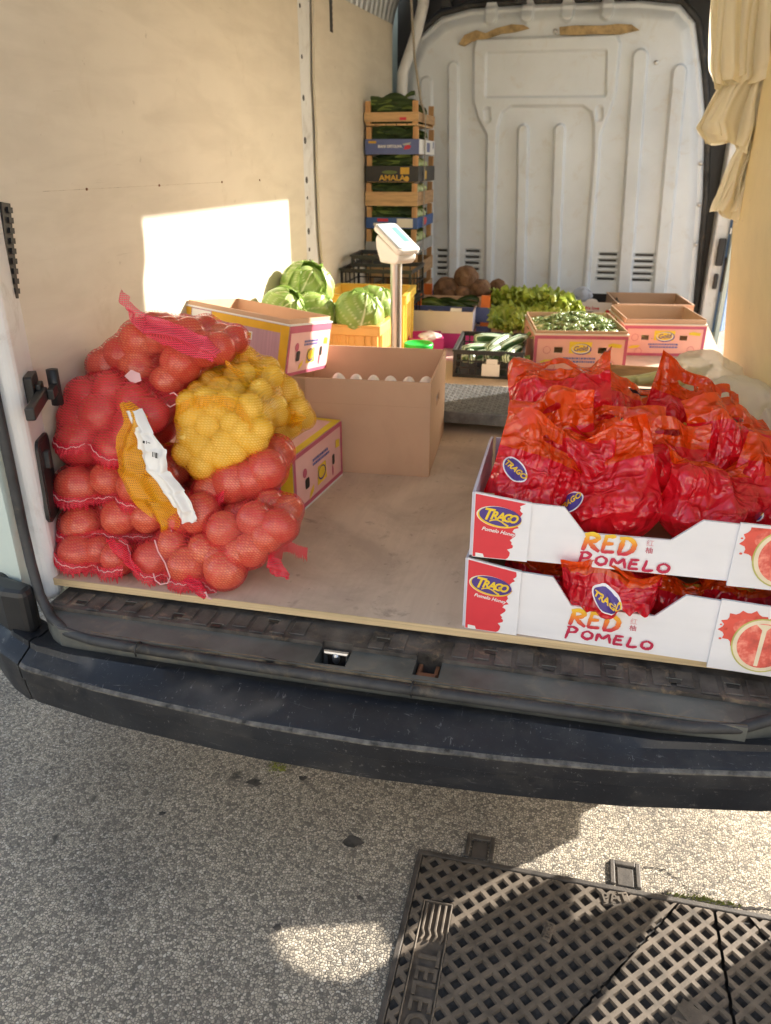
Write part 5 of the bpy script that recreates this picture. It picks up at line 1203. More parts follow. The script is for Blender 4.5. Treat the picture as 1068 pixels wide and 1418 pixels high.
def shell(balls, grow, voxel, name, mat, parent, base, seed, smooth_it=6, keep=.0034):
    b = MB()
    for x, y, z, r in balls: b.ell((x-base[0],y-base[1],z-base[2]), r+grow, 20, 12)
    me = bpy.data.meshes.new('tmp'); me.from_pydata(b.v, [], b.f); o = bpy.data.objects.new('tmp', me); C.objects.link(o)
    md = o.modifiers.new('r','REMESH'); md.mode = 'VOXEL'; md.voxel_size = voxel
    dg = bpy.context.evaluated_depsgraph_get(); dg.update(); m2 = bpy.data.meshes.new_from_object(o.evaluated_get(dg)); bpy.data.objects.remove(o); bpy.data.meshes.remove(me)
    n = len(m2.vertices); co = np.empty(n*3); m2.vertices.foreach_get('co', co); co = co.reshape(-1,3)
    ne = len(m2.edges); ed = np.empty(ne*2, int); m2.edges.foreach_get('vertices', ed); ed = ed.reshape(-1,2)
    deg = np.bincount(ed.ravel(), minlength=n).astype(float)[:,None]
    bc = np.array([[x-base[0],y-base[1],z-base[2]] for x,y,z,r in balls]); br = np.array([r for *_, r in balls])
    def lap(c):
        s = np.zeros_like(c); np.add.at(s, ed[:,0], c[ed[:,1]]); np.add.at(s, ed[:,1], c[ed[:,0]]); return s/deg
    # shrink back on to the produce while the netting stays taut between the pieces
    for it in range(26):
        co = co + .5*(lap(co)-co)
        d = np.linalg.norm(co[:,None,:]-bc[None], axis=2) - br[None] - keep
        k = d.argmin(1); dm = d[np.arange(n), k]
        dirn = co-bc[k]; dirn /= np.linalg.norm(dirn, axis=1)[:,None]+1e-9
        push = np.where(dm < 0, -dm, 0)[:,None]; pull = np.where(dm > .0, -np.minimum(dm*.085, .0011), 0)[:,None]
        co = co + dirn*(push+pull)
    fl = [mnoise.noise(Vector(c)*45+Vector((seed,0,0))) for c in co]; 
    d = np.linalg.norm(co[:,None,:]-bc[None], axis=2) - br[None]; dm = d.min(1)
    nm = np.zeros((n,3)); m2.vertices.foreach_set('co', co.ravel()); m2.update(); vn = np.empty(n*3); m2.vertices.foreach_get('normal', vn) if hasattr(m2.vertices[0],'normal') else None; vn = vn.reshape(-1,3)
    co = co + vn*(np.array(fl)*np.clip((dm-.003)*.6,0,.006))[:,None]
    co[:,2] = np.maximum(co[:,2], .582-base[2])
    m2.vertices.foreach_set('co', co.ravel()); m2.materials.clear(); m2.materials.append(mat); m2.polygons.foreach_set('use_smooth', [True]*len(m2.polygons)); m2.name = name; m2.update()
    return link(name, m2, parent)
def ribbon(pts, w, seed, mat, parent, base, name='seam', up=(0,0,1), nrm=(0,-1,0)):
    """ragged folded strip of netting along a curve"""
    rr = random.Random(seed); P = []; pts = [Vector(p)-Vector(base) for p in pts]; n = 10; out = []
    for i in range(len(pts)-1):
        for k in range(n): out.append(pts[i].lerp(pts[i+1], k/n))
    out.append(pts[-1])
    for it in range(5): out = [out[0]] + [(out[i-1]+out[i]*2+out[i+1])/4 for i in range(1,len(out)-1)] + [out[-1]]
    up = Vector(up); nv = Vector(nrm)
    for i, p in enumerate(out):
        a = math.sin(i*.9+seed)*.3+rr.uniform(-.15,.15); w1 = w*(.6+.4*math.sin(i*.37+seed)**2)*rr.uniform(.75,1.2)
        P.append([tuple(p+up*w1*.4+nv*.001), tuple(p+nv*(.004+.002*a)), tuple(p-up*w1*.35+nv*.006), tuple(p-up*w1*.75+nv*(.009+.003*a)), tuple(p-up*w1*rr.uniform(.9,1.3)+nv*(.008+.006*a))])
    b = MB(); b.grid(P); o = b.build(name, mat, parent, smooth=True); return o, out
def surf_y(balls, x, z, pad):                                # nearest point of the sack's front at x, z
    best = None
    for bx_, by_, bz_, r in balls:
        q = (r+pad)**2-(x-bx_)**2-(z-bz_)**2
        if q > 0:
            y = by_-math.sqrt(q)
            if best is None or y < best: best = y
    return best
def smooth_front(balls, xz, pad=.004):
    ys = [surf_y(balls, x, z, pad) for x, z in xz]; known = [y for y in ys if y is not None]; f = min(known) if known else balls[0][1]
    ys = [y if y is not None else None for y in ys]
    for i, y in enumerate(ys):
        if y is None:
            near = [(abs(i-j), v) for j, v in enumerate(ys) if v is not None]; ys[i] = min(near)[1] + .004 if near else f
    return [(x, y, z) for (x, z), y in zip(xz, ys)]
def sack(key, label, netmat, meshes, matd, part, fill=(.075,.0), nfill=1, group=None, seam=None, thread=True, cat='onion sack', name='onion_sack', back=.0):
    balls = [(q[0], q[1], max(q[2], .5825+q[3]*.93), q[3]) for q in SACK[key]]; rr = random.Random(hash(key) % 1000 if False else sum(map(ord, key)))
    base = (sum(q[0] for q in balls)/len(balls), sum(q[1] for q in balls)/len(balls), min(q[2]-q[3] for q in balls))
    o = thing(name, label, cat, base, (0,0,0), group)
    extra = []
    for k in range(1, nfill+1):
        for x, y, z, r in balls: extra.append((max(-1.04+r+.004, x+rr.uniform(-.012,.012)), y+fill[0]*k*r/.042, max(.582+r, z+fill[1]*k+rr.uniform(-.008,.008)), r*.9))
    allb = balls + extra
    for x, y, z, r in allb:
        q = bpy.data.objects.new(part, rr.choice(meshes)); C.objects.link(q); q.parent = o; q.location = (x-base[0], y-base[1], max(z,.5822+r*.9)-base[2]); q.scale = (r,r,r)
        q.rotation_euler = (rr.uniform(.5,1.9), rr.uniform(-.6,.6), rr.uniform(0,6.28))
    shell(allb, .016, .0085, 'net', netmat, o, base, sum(map(ord, key)))
    if seam:
        for s_i, xz in enumerate(seam):
            dense = []
            for i in range(len(xz)-1):
                for k in range(5): t = k/5; dense.append((xz[i][0]*(1-t)+xz[i+1][0]*t, xz[i][1]*(1-t)+xz[i+1][1]*t))
            dense.append(xz[-1]); pts = smooth_front(allb, dense, .003)
            rb, out = ribbon(pts, .02, s_i+len(key), matd, o, base)
            if thread:
                b = MB(); b.tube([(p.x, p.y-.0055+.0006*math.sin(i*1.3), p.z+.0016*math.sin(i*.31)+.0008*math.sin(i*1.1)) for i, p in enumerate(out)], .0008, 5); b.build('thread', M_thread, o)
    return o, allb, base
G = 'net sacks stacked inside the rear doorway'
SK = {}
SK['bottom_left'] = sack('bottom_left', 'short red net sack of onions on the floor in the left corner', M_net, ONION, M_netd, 'onion', nfill=2, group=G, seam=[[(-.985,.632),(-.96,.618),(-.91,.605),(-.87,.606),(-.83,.612)]])
SK['bottom_front'] = sack('bottom_front', 'red net sack of onions lying lowest in front with its corner on the floor edge', M_net, ONION, M_netd, 'onion', nfill=2, group=G, seam=[[(-.842,.665),(-.81,.638),(-.775,.605),(-.73,.602),(-.69,.60),(-.655,.598),(-.63,.582)]])
SK['right_low'] = sack('right_low', 'red net sack of onions at the right of the pile beside the closed banana box', M_net, ONION, M_netd, 'onion', nfill=1, group=G, seam=[[(-.525,.66),(-.50,.635),(-.485,.62)]], thread=False)
SK['fourth'] = sack('fourth', 'red net sack of onions lying second from the bottom across the pile', M_net, ONION, M_netd, 'onion', nfill=2, group=G, seam=[[(-1.0,.655),(-.955,.654),(-.90,.66),(-.85,.652),(-.79,.648),(-.745,.645)],[(-.735,.69),(-.725,.66),(-.715,.63)]])
SK['third'] = sack('third', 'red net sack of onions lying third from the bottom beside the black post socket', M_net, ONION, M_netd, 'onion', nfill=2, group=G, seam=[[(-1.03,.79),(-1.022,.75),(-.985,.728),(-.93,.724),(-.88,.732),(-.83,.722),(-.79,.712)]])
SK['right_up'] = sack('right_up', 'red net sack of onions under the front potato sack, just left of the banana box', M_net, ONION, M_netd, 'onion', nfill=1, group=G, seam=[[(-.75,.745),(-.71,.735),(-.68,.728),(-.64,.755)]], thread=False)
SK['second'] = sack('second', 'big dusky red net sack of onions second from the top against the left wall', M_netk, ONION, M_netd, 'onion', nfill=2, group=G, seam=[[(-1.03,.835),(-.985,.825),(-.935,.832),(-.895,.81),(-.845,.80)]])
SK['top'] = sack('top', 'red net sack of onions on top of the pile with a loose pink tied end', M_net, ONION, M_netd, 'onion', nfill=1, group=G, seam=[[(-.83,.905),(-.79,.895),(-.765,.91)]])
SK['pot_front'] = sack('pot_front', 'yellow net sack of potatoes with a torn white label hanging at its front', M_ynet, POTATO, M_ynetd, 'potato', fill=(.09,.012), nfill=2, group=G, cat='potato sack', name='potato_sack', seam=[[(-.77,.90),(-.72,.925),(-.66,.93),(-.62,.915),(-.595,.88)]], thread=False)
SK['pot_back'] = sack('pot_back', 'yellow net sack of potatoes lying behind, with its corner pointing at the brown carton', M_ynet, POTATO, M_ynetd, 'potato', fill=(.05,-.03), nfill=1, group=G, cat='potato sack', name='potato_sack', seam=[[(-.78,.99),(-.72,.985),(-.67,.955),(-.655,.91)],[(-.64,.90),(-.59,.86),(-.55,.845)]], thread=False)
# loose ends of the sacks
def loose(parent, base, name, mat, rows, seed, amp=.006, n=14, m=40):
    P = []
    for i in range(m+1):
        t = i/m*(len(rows)-1); k = min(int(t), len(rows)-2); f = t-k; f = f*f*(3-2*f)
        a = Vector(rows[k][0]).lerp(Vector(rows[k+1][0]), f); c = Vector(rows[k][1]).lerp(Vector(rows[k+1][1]), f); row = []
        for j in range(n+1):
            u = j/n; p = a.lerp(c, u); p.y += amp*math.sin(u*11+i*.18+seed)-.010*math.sin(math.pi*u) + amp*mnoise.noise(Vector((u*4,i*.12,seed))); p.z += amp*.6*mnoise.noise(Vector((u*5,i*.2,seed+9)))
            p.x += amp*.8*mnoise.noise(Vector((i*.3, (0 if .1<u<.9 else u*9), seed+3)))
            row.append(tuple(p-Vector(base)))
        P.append(row)
    b = MB(); b.grid(P); return b.build(name, mat, parent, smooth=True)
o, allb, base = SK['top']
loose(o, base, 'loose_net', M_netp, [((-.915,1.47,1.125),(-.905,1.50,1.05)),((-.89,1.46,1.10),(-.885,1.48,1.04)),((-.85,1.46,1.075),(-.85,1.44,1.03)),((-.79,1.455,1.065),(-.80,1.44,1.02)),((-.72,1.45,1.035),(-.74,1.43,1.0)),((-.69,1.45,1.005),(-.70,1.44,.99))], 1, .010)
b = MB(); b.poly([(-.885,1.418,.958),(-.865,1.413,.944),(-.845,1.415,.951),(-.848,1.417,.966),(-.868,1.419,.972)]); b.build('paper_tag', pm('pink paper tag', (.74,.47,.50), .6, .05, 20, 0), o, M=TR(-base[0],-base[1]-.02,-base[2]))
b = MB(); b.tube([(p[0]-base[0],p[1]-base[1],p[2]-base[2]) for p in ((-.80,1.40,.905),(-.785,1.392,.90),(-.768,1.392,.91),(-.764,1.39,.925),(-.772,1.39,.932),(-.782,1.392,.928))], .0015, 6); b.build('drawstring', M_thread, o)
o, allb, base = SK['bottom_front']
loose(o, base, 'net_corner', M_netd, [((-.68,1.205,.62),(-.70,1.205,.60)),((-.655,1.195,.61),(-.665,1.19,.588)),((-.635,1.185,.592),(-.64,1.182,.583))], 4, .003)
b = MB(); b.tube([(p[0]-base[0],p[1]-base[1],p[2]-base[2]) for p in ((-.745,1.20,.69),(-.735,1.19,.672),(-.72,1.185,.65),(-.712,1.183,.62),(-.72,1.185,.605),(-.738,1.188,.598),(-.75,1.19,.605),(-.752,1.19,.62))], .0014, 6); b.build('drawstring', M_thread, o)
b = MB(); b.tube([(p[0]-base[0],p[1]-base[1],p[2]-base[2]) for p in ((-.66,1.195,.60),(-.645,1.184,.592),(-.637,1.18,.598),(-.632,1.176,.588),(-.622,1.172,.590))], .0018, 6); b.build('drawstring', M_thread, o)
loose(o, base, 'loose_net', M_netd, [((-.86,1.215,.675),(-.84,1.21,.68)),((-.845,1.205,.655),(-.815,1.20,.665)),((-.82,1.2,.635),(-.80,1.195,.645)),((-.79,1.2,.61),(-.775,1.195,.622))], 6, .004)
o, allb, base = SK['right_low']
loose(o, base, 'net_corner', M_netd, [((-.53,1.25,.66),(-.53,1.25,.62)),((-.505,1.25,.645),(-.51,1.25,.61)),((-.485,1.245,.625),(-.487,1.245,.612))], 5, .004)
o, allb, base = SK['pot_front']
loose(o, base, 'loose_net', M_ynetd, [((-.853,1.32,.925),(-.835,1.32,.93)),((-.838,1.305,.90),(-.785,1.30,.905)),((-.86,1.29,.84),(-.785,1.285,.855)),((-.855,1.275,.795),(-.745,1.27,.80)),((-.825,1.265,.745),(-.715,1.26,.745)),((-.775,1.262,.70),(-.72,1.262,.695)),((-.765,1.262,.672),(-.74,1.262,.668))], 2, .006, m=70)
lab = loose(o, base, 'torn_label', M_paper, [((-.835,1.31,.915),(-.80,1.305,.92)),((-.81,1.29,.885),(-.765,1.28,.88)),((-.80,1.278,.845),(-.735,1.272,.855)),((-.785,1.268,.815),(-.735,1.262,.81)),((-.745,1.258,.77),(-.70,1.255,.775)),((-.72,1.252,.74),(-.675,1.25,.735)),((-.715,1.25,.712),(-.675,1.25,.715))], 3, .005, m=60)
b = MB(); M_ = frame((-.775-base[0],1.2545-base[1],.872-base[2]), (.99,-.1,-.1), (.1,.1,.99)); 
for q in (rect(0,.005,-.003,.002), rect(.008,.0095,-.003,.003), rect(.011,.017,-.0005,.001), rect(.022,.024,-.026,-.016), rect(.0255,.027,-.026,-.016), rect(.0285,.033,-.027,-.016), rect(.034,.035,-.027,-.016)): b.poly([(x,y,0) for x,y in q],0,M_)
b.build('label_print', M_dark, o)
o, allb, base = SK['pot_back']
loose(o, base, 'net_corner', M_ynetd, [((-.60,1.54,.88),(-.60,1.54,.83)),((-.56,1.53,.868),(-.575,1.53,.825)),((-.535,1.525,.855),(-.55,1.525,.84))], 7, .004)
loose(o, base, 'loose_net', M_ynetd, [((-.715,1.50,1.0),(-.70,1.5,.985)),((-.70,1.49,.985),(-.685,1.49,.965)),((-.675,1.485,.965),(-.665,1.485,.945)),((-.655,1.485,.955),(-.65,1.485,.935))], 8, .004)
# ================================================================== POMELO TRAYS AND BAGGED POMELOS
def film_red(name, col, tcol, rough=.13):
    m, nt, P, N, L = new_mat(name)
    v = coords(N, L); n1 = noise(N, L, v, 55, 4, .6, 2.0); vo = N.new('ShaderNodeTexVoronoi'); vo.inputs['Scale'].default_value = 42; L.new(mixc(N, L, .03, v, n1.outputs[1], 'ADD'), vo.inputs['Vector'])
    nb = noise(N, L, v, 16, 4)
    L.new(ramp_out(N, L, nb.outputs[0], [(.3, tuple(c*.8 for c in col)), (.7, col)]), P.inputs['Base Color'])
    P.inputs['Roughness'].default_value = rough; P.inputs['Coat Weight'].default_value = 1; P.inputs['Coat Roughness'].default_value = .03; P.inputs['Coat IOR'].default_value = 1.7; P.inputs['Specular IOR Level'].default_value = .5
    nn = None
    for sc_, str_, ds, rt in ((13,(1,1,.30),.010,(.3,.2,.5)),(19,(1,1,.4),.007,(-.5,.3,-.7)),(26,(.35,1,1),.005,(.2,.6,.9))):
        q = noise(N, L, coords(N, L, str_, rt), sc_, 2, .4, .8)
        a1 = N.new('ShaderNodeMath'); a1.operation = 'SUBTRACT'; L.new(q.outputs[0], a1.inputs[0]); a1.inputs[1].default_value = .5
        a2 = N.new('ShaderNodeMath'); a2.operation = 'ABSOLUTE'; L.new(a1.outputs[0], a2.inputs[0])
        a3 = N.new('ShaderNodeMapRange'); a3.inputs[1].default_value = 0; a3.inputs[2].default_value = .11; a3.inputs[3].default_value = 1; a3.inputs[4].default_value = 0; L.new(a2.outputs[0], a3.inputs[0])
        nn = bump(N, L, a3.outputs[0], .52, ds, nn)
    L.new(nn, P.inputs['Normal']); L.new(nn, P.inputs['Coat Normal'])
    tr = N.new('ShaderNodeBsdfTranslucent'); tr.inputs[0].default_value = (*tcol,1); tp = N.new('ShaderNodeBsdfTransparent'); tp.inputs[0].default_value = (*tcol,1)
    a = N.new('ShaderNodeMixShader'); a.inputs[0].default_value = .38; L.new(P.outputs[0], a.inputs[1]); L.new(tr.outputs[0], a.inputs[2])
    b_ = N.new('ShaderNodeMixShader'); b_.inputs[0].default_value = .16; L.new(a.outputs[0], b_.inputs[1]); L.new(tp.outputs[0], b_.inputs[2]); L.new(b_.outputs[0], N['Material Output'].inputs[0])
    return m
M_film = film_red('glossy red film', (.95,.018,.042), (1,.08,.10), .05)
M_band = film_red('orange red film band', (1.0,.11,.008), (1,.24,.02), .07)
M_pomelo = pm('pomelo rind', (.62,.42,.06), .5, .1, 20, .15, 180)
M_wsheet = pm('sticker white', (.8,.78,.8), .4, .03, 20, 0)
M_ytext = pm('sticker yellow', (.85,.55,.03), .4, .05, 20, 0)
def logo_layers(bvh, ray, parent, name_pre=''):
    """print an oval badge through a projector: ray(x, y, lift) gives the point on the surface or None"""
    def disc(rx, ry, mat, lift, nm, dx=0, dy=0, rings=5, n=28):
        b = MB(); vs = [ray(dx, dy, lift)]
        for k in range(1, rings+1):
            for j in range(n): a = 2*math.pi*j/n; vs.append(ray(dx+rx*k/rings*math.cos(a), dy+ry*k/rings*math.sin(a), lift))
        if any(p is None for p in vs): return None
        fs = [(0, 1+j, 1+(j+1)%n) for j in range(n)]
        for k in range(rings-1): fs += [(1+k*n+j, 1+(k+1)*n+j, 1+(k+1)*n+(j+1)%n, 1+k*n+(j+1)%n) for j in range(n)]
        b.add(vs, fs); return b.build(nm, mat, parent, smooth=True)
    o = disc(.0245,.0165, M_wsheet, .0008, 'sticker')
    if o is None: return
    disc(.022,.0142, M_purp, .0016, 'sticker_print'); tv, tf = text_mesh('TRAGO', .0125, .25, .0005)
    vs = [ray(x, y+.001+.10*x, .0024) for x, y, _ in tv]
    if all(p is not None for p in vs): MBx = MB(); MBx.add(vs, tf); MBx.build('lettering', M_ytext, parent)
def pomelo_bag(label, loc, yaw=0, roll=0, pitch=0, lean=0, w=.19, L_=.10, r=.060, seed=1, twist=0, stickers=(), band0=.70, cut=0, curl=0, crease=1.0, group='red bagged pomelos'):
    """a flat film bag, fat round the fruit at its foot, with a limp flat top"""
    o = thing('bagged_pomelo', label, 'bagged fruit', loc, (R(pitch), R(roll), R(yaw)), group)
    rr = random.Random(seed*17+3); n1, nv = 72, 104
    b = MB(); b.ell((0,0,r*.92), (r*.76,r*.62,r*.76), 20, 14); b.build('pomelo', M_pomelo, o, smooth=True)
    waves = [(rr.uniform(-.7,.7)+ (math.pi/2 if k % 2 else 0)*rr.uniform(.5,1), rr.uniform(8,16)*(1 if k < 4 else 2.8), rr.uniform(0,1), (.0095 if k < 4 else .0036)) for k in range(7)]
    def tri(x): x = x % 1; return abs(x-.5)*2
    def crs(x, s, side):
        p = Vector((x*9+seed*3.7, s*9, side*4.)); am = .55+.9*abs(mnoise.noise(p)); wx = x+.010*mnoise.noise(p*.8); ws = s+.010*mnoise.noise(p*.7+Vector((5,5,5))); h = 0
        for a, f, ph_, A in waves: h += A*(tri(wx*math.cos(a+side*.9)*f+ws*math.sin(a+side*.9)*f+ph_)-.5)
        return h*am*2*crease
    body = 2*r*.86; tot = body+L_; prof = []; c = Vector((0,0,0)); ang0 = 0
    for i in range(nv+1):
        s_ = tot*i/nv; t = max(0, (s_-body)/L_)
        ang = R(lean)*min(1, t*1.25)**.85 + R(curl)*max(0, t-.45)/.55
        st_ = tot/nv
        if i: c = c + Vector((0,-math.sin(ang)*st_, math.cos(ang)*st_))
        e = min(1, s_/.055); a = (w*.5)*(.34+.66*math.sin(e*math.pi/2)**.8) if s_ < .055 else w*.5*(1+.05*t)
        q = s_/tot
        th = r*(math.sin(min(1, s_/(r*1.1))*math.pi/2)**.7)
        if s_ > r*1.1: th = r*max(.03, 1-((s_-r*1.1)/(body*.5+L_*.55-r*.2))**1.15) if (s_-r*1.1) < (body*.5+L_*.55-r*.2) else r*.03
        prof.append((c.copy(), Vector((0, math.cos(ang), math.sin(ang))), a, max(.0018, th), s_))
    P = [[], []]
    for side in (0, 1):
        sg = -1 if side == 0 else 1
        for i in range(nv+1):
            c, nrm, a, th, s_ = prof[i]; row = []; t = max(0, (s_-body*.55)/(tot-body*.55))
            for j in range(n1+1):
                xr = -1+2*j/n1; x = xr*a
                lens = max(0, 1-abs(xr)**2.3)**.85
                sheetw = t*(.016*math.sin(xr*3.1+seed)+.008*math.sin(xr*6.3+seed*2.1+t*2))
                edgef = min(1, (1-abs(xr))*9)
                y = sg*th*lens + sheetw + sg*abs(edgef)*0 + (crs(x, s_, side if t < .75 else 0))*(1 if abs(xr) < .999 else 1)*min(1, s_*30)*(.45+.55*edgef)*(1-.72*max(0,t-.55)/.45)
                pn = c + Vector((x,0,0)) + nrm*y; pn.z += cut*xr*a*t*t
                if twist: an = R(twist)*t; pn = Vector((pn.x*math.cos(an)-pn.y*math.sin(an), pn.x*math.sin(an)+pn.y*math.cos(an), pn.z))
                row.append(tuple(pn))
            P[side].append(row)
    W = n1+1; pts = [p for sd in P for row in sd for p in row]; off = (nv+1)*W; f1, f2 = [], []
    for side in (0, 1):
        for i in range(nv):
            for j in range(n1):
                k = side*off+i*W+j; q = (k, k+1, k+W+1, k+W) if side == 0 else (k, k+W, k+W+1, k+1)
                v = (i+.5)/nv
                if v < band0: f1.append(q)
                else:
                    xr = -1+2*(j+.5)/n1
                    if (xr/.30)**4 + ((v-(band0+.5*(1-band0)))/.035)**4 < 1: continue
                    f2.append(q)
    for j in range(n1): f1.append((j+1, j, off+j, off+j+1))
    for nm, fs, mat in (('bag_film', f1, M_film), ('handle_band', f2, M_band)):
        used = sorted({k for q in fs for k in q}); mp = {k: i for i, k in enumerate(used)}
        b = MB(); b.add([pts[k] for k in used], [tuple(mp[k] for k in q) for q in fs]); ob = b.build(nm, mat, o, smooth=True)
    if stickers:
        bvh = BVHTree.FromPolygons([Vector(p_) for p_ in pts], f1)
        for (xc, zc, rot) in stickers:                       # x and height of the badge on the bag's front
            cr_, sr_ = math.cos(R(rot)), math.sin(R(rot))
            def ray(x, y, lift):
                h = bvh.ray_cast(Vector((xc+x*cr_-y*sr_, -.5, zc+x*sr_+y*cr_)), Vector((0,1,0)))
                return tuple(h[0] + Vector((0,-(lift+.0008),.0004))) if h[0] is not None else None
            logo_layers(bvh, ray, o)
    return o

def brush(parent, text, x0, z0, h, wid, gap, mat, M, thick=.17, seed=1, lift0=.0012, name='brush_lettering'):
    G = {'R': [[(.22,1),(.14,.5),(.0,0)],[(.02,.93),(.5,1.02),(.9,.86),(.72,.62),(.16,.50)],[(.34,.5),(.6,.26),(1.0,.02)]],
         'E': [[(.24,.97),(.14,.5),(.04,.03)],[(.1,.95),(.9,1.0)],[(.14,.52),(.78,.58)],[(.0,.04),(.9,.10)]],
         'D': [[(.25,.97),(.16,.5),(.05,.03)],[(.0,.93),(.55,1.0),(.95,.72),(.86,.32),(.5,.06),(.0,.02)]],
         'P': [[(.24,1.2),(.14,.5),(.0,-.25)],[(.04,1.1),(.55,1.2),(.9,.95),(.7,.62),(.16,.52)]],
         'O': [[(.5,.95),(.15,.75),(.08,.3),(.45,.03),(.85,.25),(.92,.7),(.5,.96)]],
         'M': [[(.1,.9),(.02,.02)],[(.12,.9),(.45,.35)],[(.45,.35),(.85,.98)],[(.85,.98),(.98,.0)]],
         'L': [[(.3,1.1),(.2,.5),(.05,.05)],[(.02,.06),(.5,.02),(.98,.16)]]}
    rr = random.Random(seed); x = x0; k = 0
    for ch in text:
        ww = wid*(.85 if ch in 'EL' else 1.15 if ch == 'M' else 1); b = MB()
        for st_ in G[ch]:
            pl = [Vector(p) for p in st_]; dense = []
            for i in range(len(pl)-1):
                for q in range(6): dense.append(pl[i].lerp(pl[i+1], q/6))
            dense.append(pl[-1])
            for it in range(3): dense = [dense[0]] + [(dense[i-1]+dense[i]*2+dense[i+1])/4 for i in range(1,len(dense)-1)] + [dense[-1]]
            n = len(dense); P = []
            for i, p in enumerate(dense):
                t = (dense[min(i+1,n-1)]-dense[max(i-1,0)]).normalized(); nn = Vector((-t.y, t.x)); e = i/(n-1)
                tw = thick*.5*(.75+.45*math.sin(math.pi*e))*rr.uniform(.85,1.15); px_, py_ = x+p.x*ww, z0+p.y*h; s_ = min(h, ww)
                P.append([(px_+nn.x*tw*s_*rr.uniform(.9,1.1), py_+nn.y*tw*s_, lift0+k*.00012), (px_-nn.x*tw*s_, py_-nn.y*tw*s_*rr.uniform(.9,1.1), lift0+k*.00012)])
            b.grid(P, 0, M); k += 1
        o = b.build(name, mat, parent); x += ww+gap
def grad_mat(name, z0, z1, lo, mid, hi):
    m, nt, P, N, L = new_mat(name); tc = N.new('ShaderNodeTexCoord'); sp = N.new('ShaderNodeSeparateXYZ'); L.new(tc.outputs['Object'], sp.inputs[0])
    mr = N.new('ShaderNodeMapRange'); mr.inputs[1].default_value = z0; mr.inputs[2].default_value = z1; L.new(sp.outputs[2], mr.inputs[0]); L.new(ramp_out(N, L, mr.outputs[0], [(0,lo),(.5,mid),(1,hi)]), P.inputs['Base Color']); P.inputs['Roughness'].default_value = .5; return m
M_red_box = pm('red printed card', (.66,.04,.055), .5, .06, 8, .02, 150)
M_tray = pm('white tray card', (.76,.76,.79), .5, .03, 5, .04, 90, stretch=(1,1,5))
M_tray_in = pm('lavender grey card inside', (.62,.62,.72), .55, .04, 5, .03, 90)
M_brushred = pm('brush crimson ink', (.50,.02,.07), .5, .08, 20, 0)
M_flesh = pm('printed pomelo flesh', (.72,.12,.09), .5, .22, 60, 0, hue=(.85,.35,.26)); M_pith = pm('printed pith', (.80,.70,.52), .5, .08, 30, 0); M_rindg = pm('printed green rind', (.52,.50,.14), .5, .15, 30, 0); M_rindy = pm('printed yellow rind', (.78,.62,.04), .5, .12, 20, 0); M_splash = pm('printed red juice', (.72,.10,.07), .5, .12, 30, 0); M_pinkglyph = pm('pink glyph ink', (.70,.36,.38), .5, .05, 20, 0)
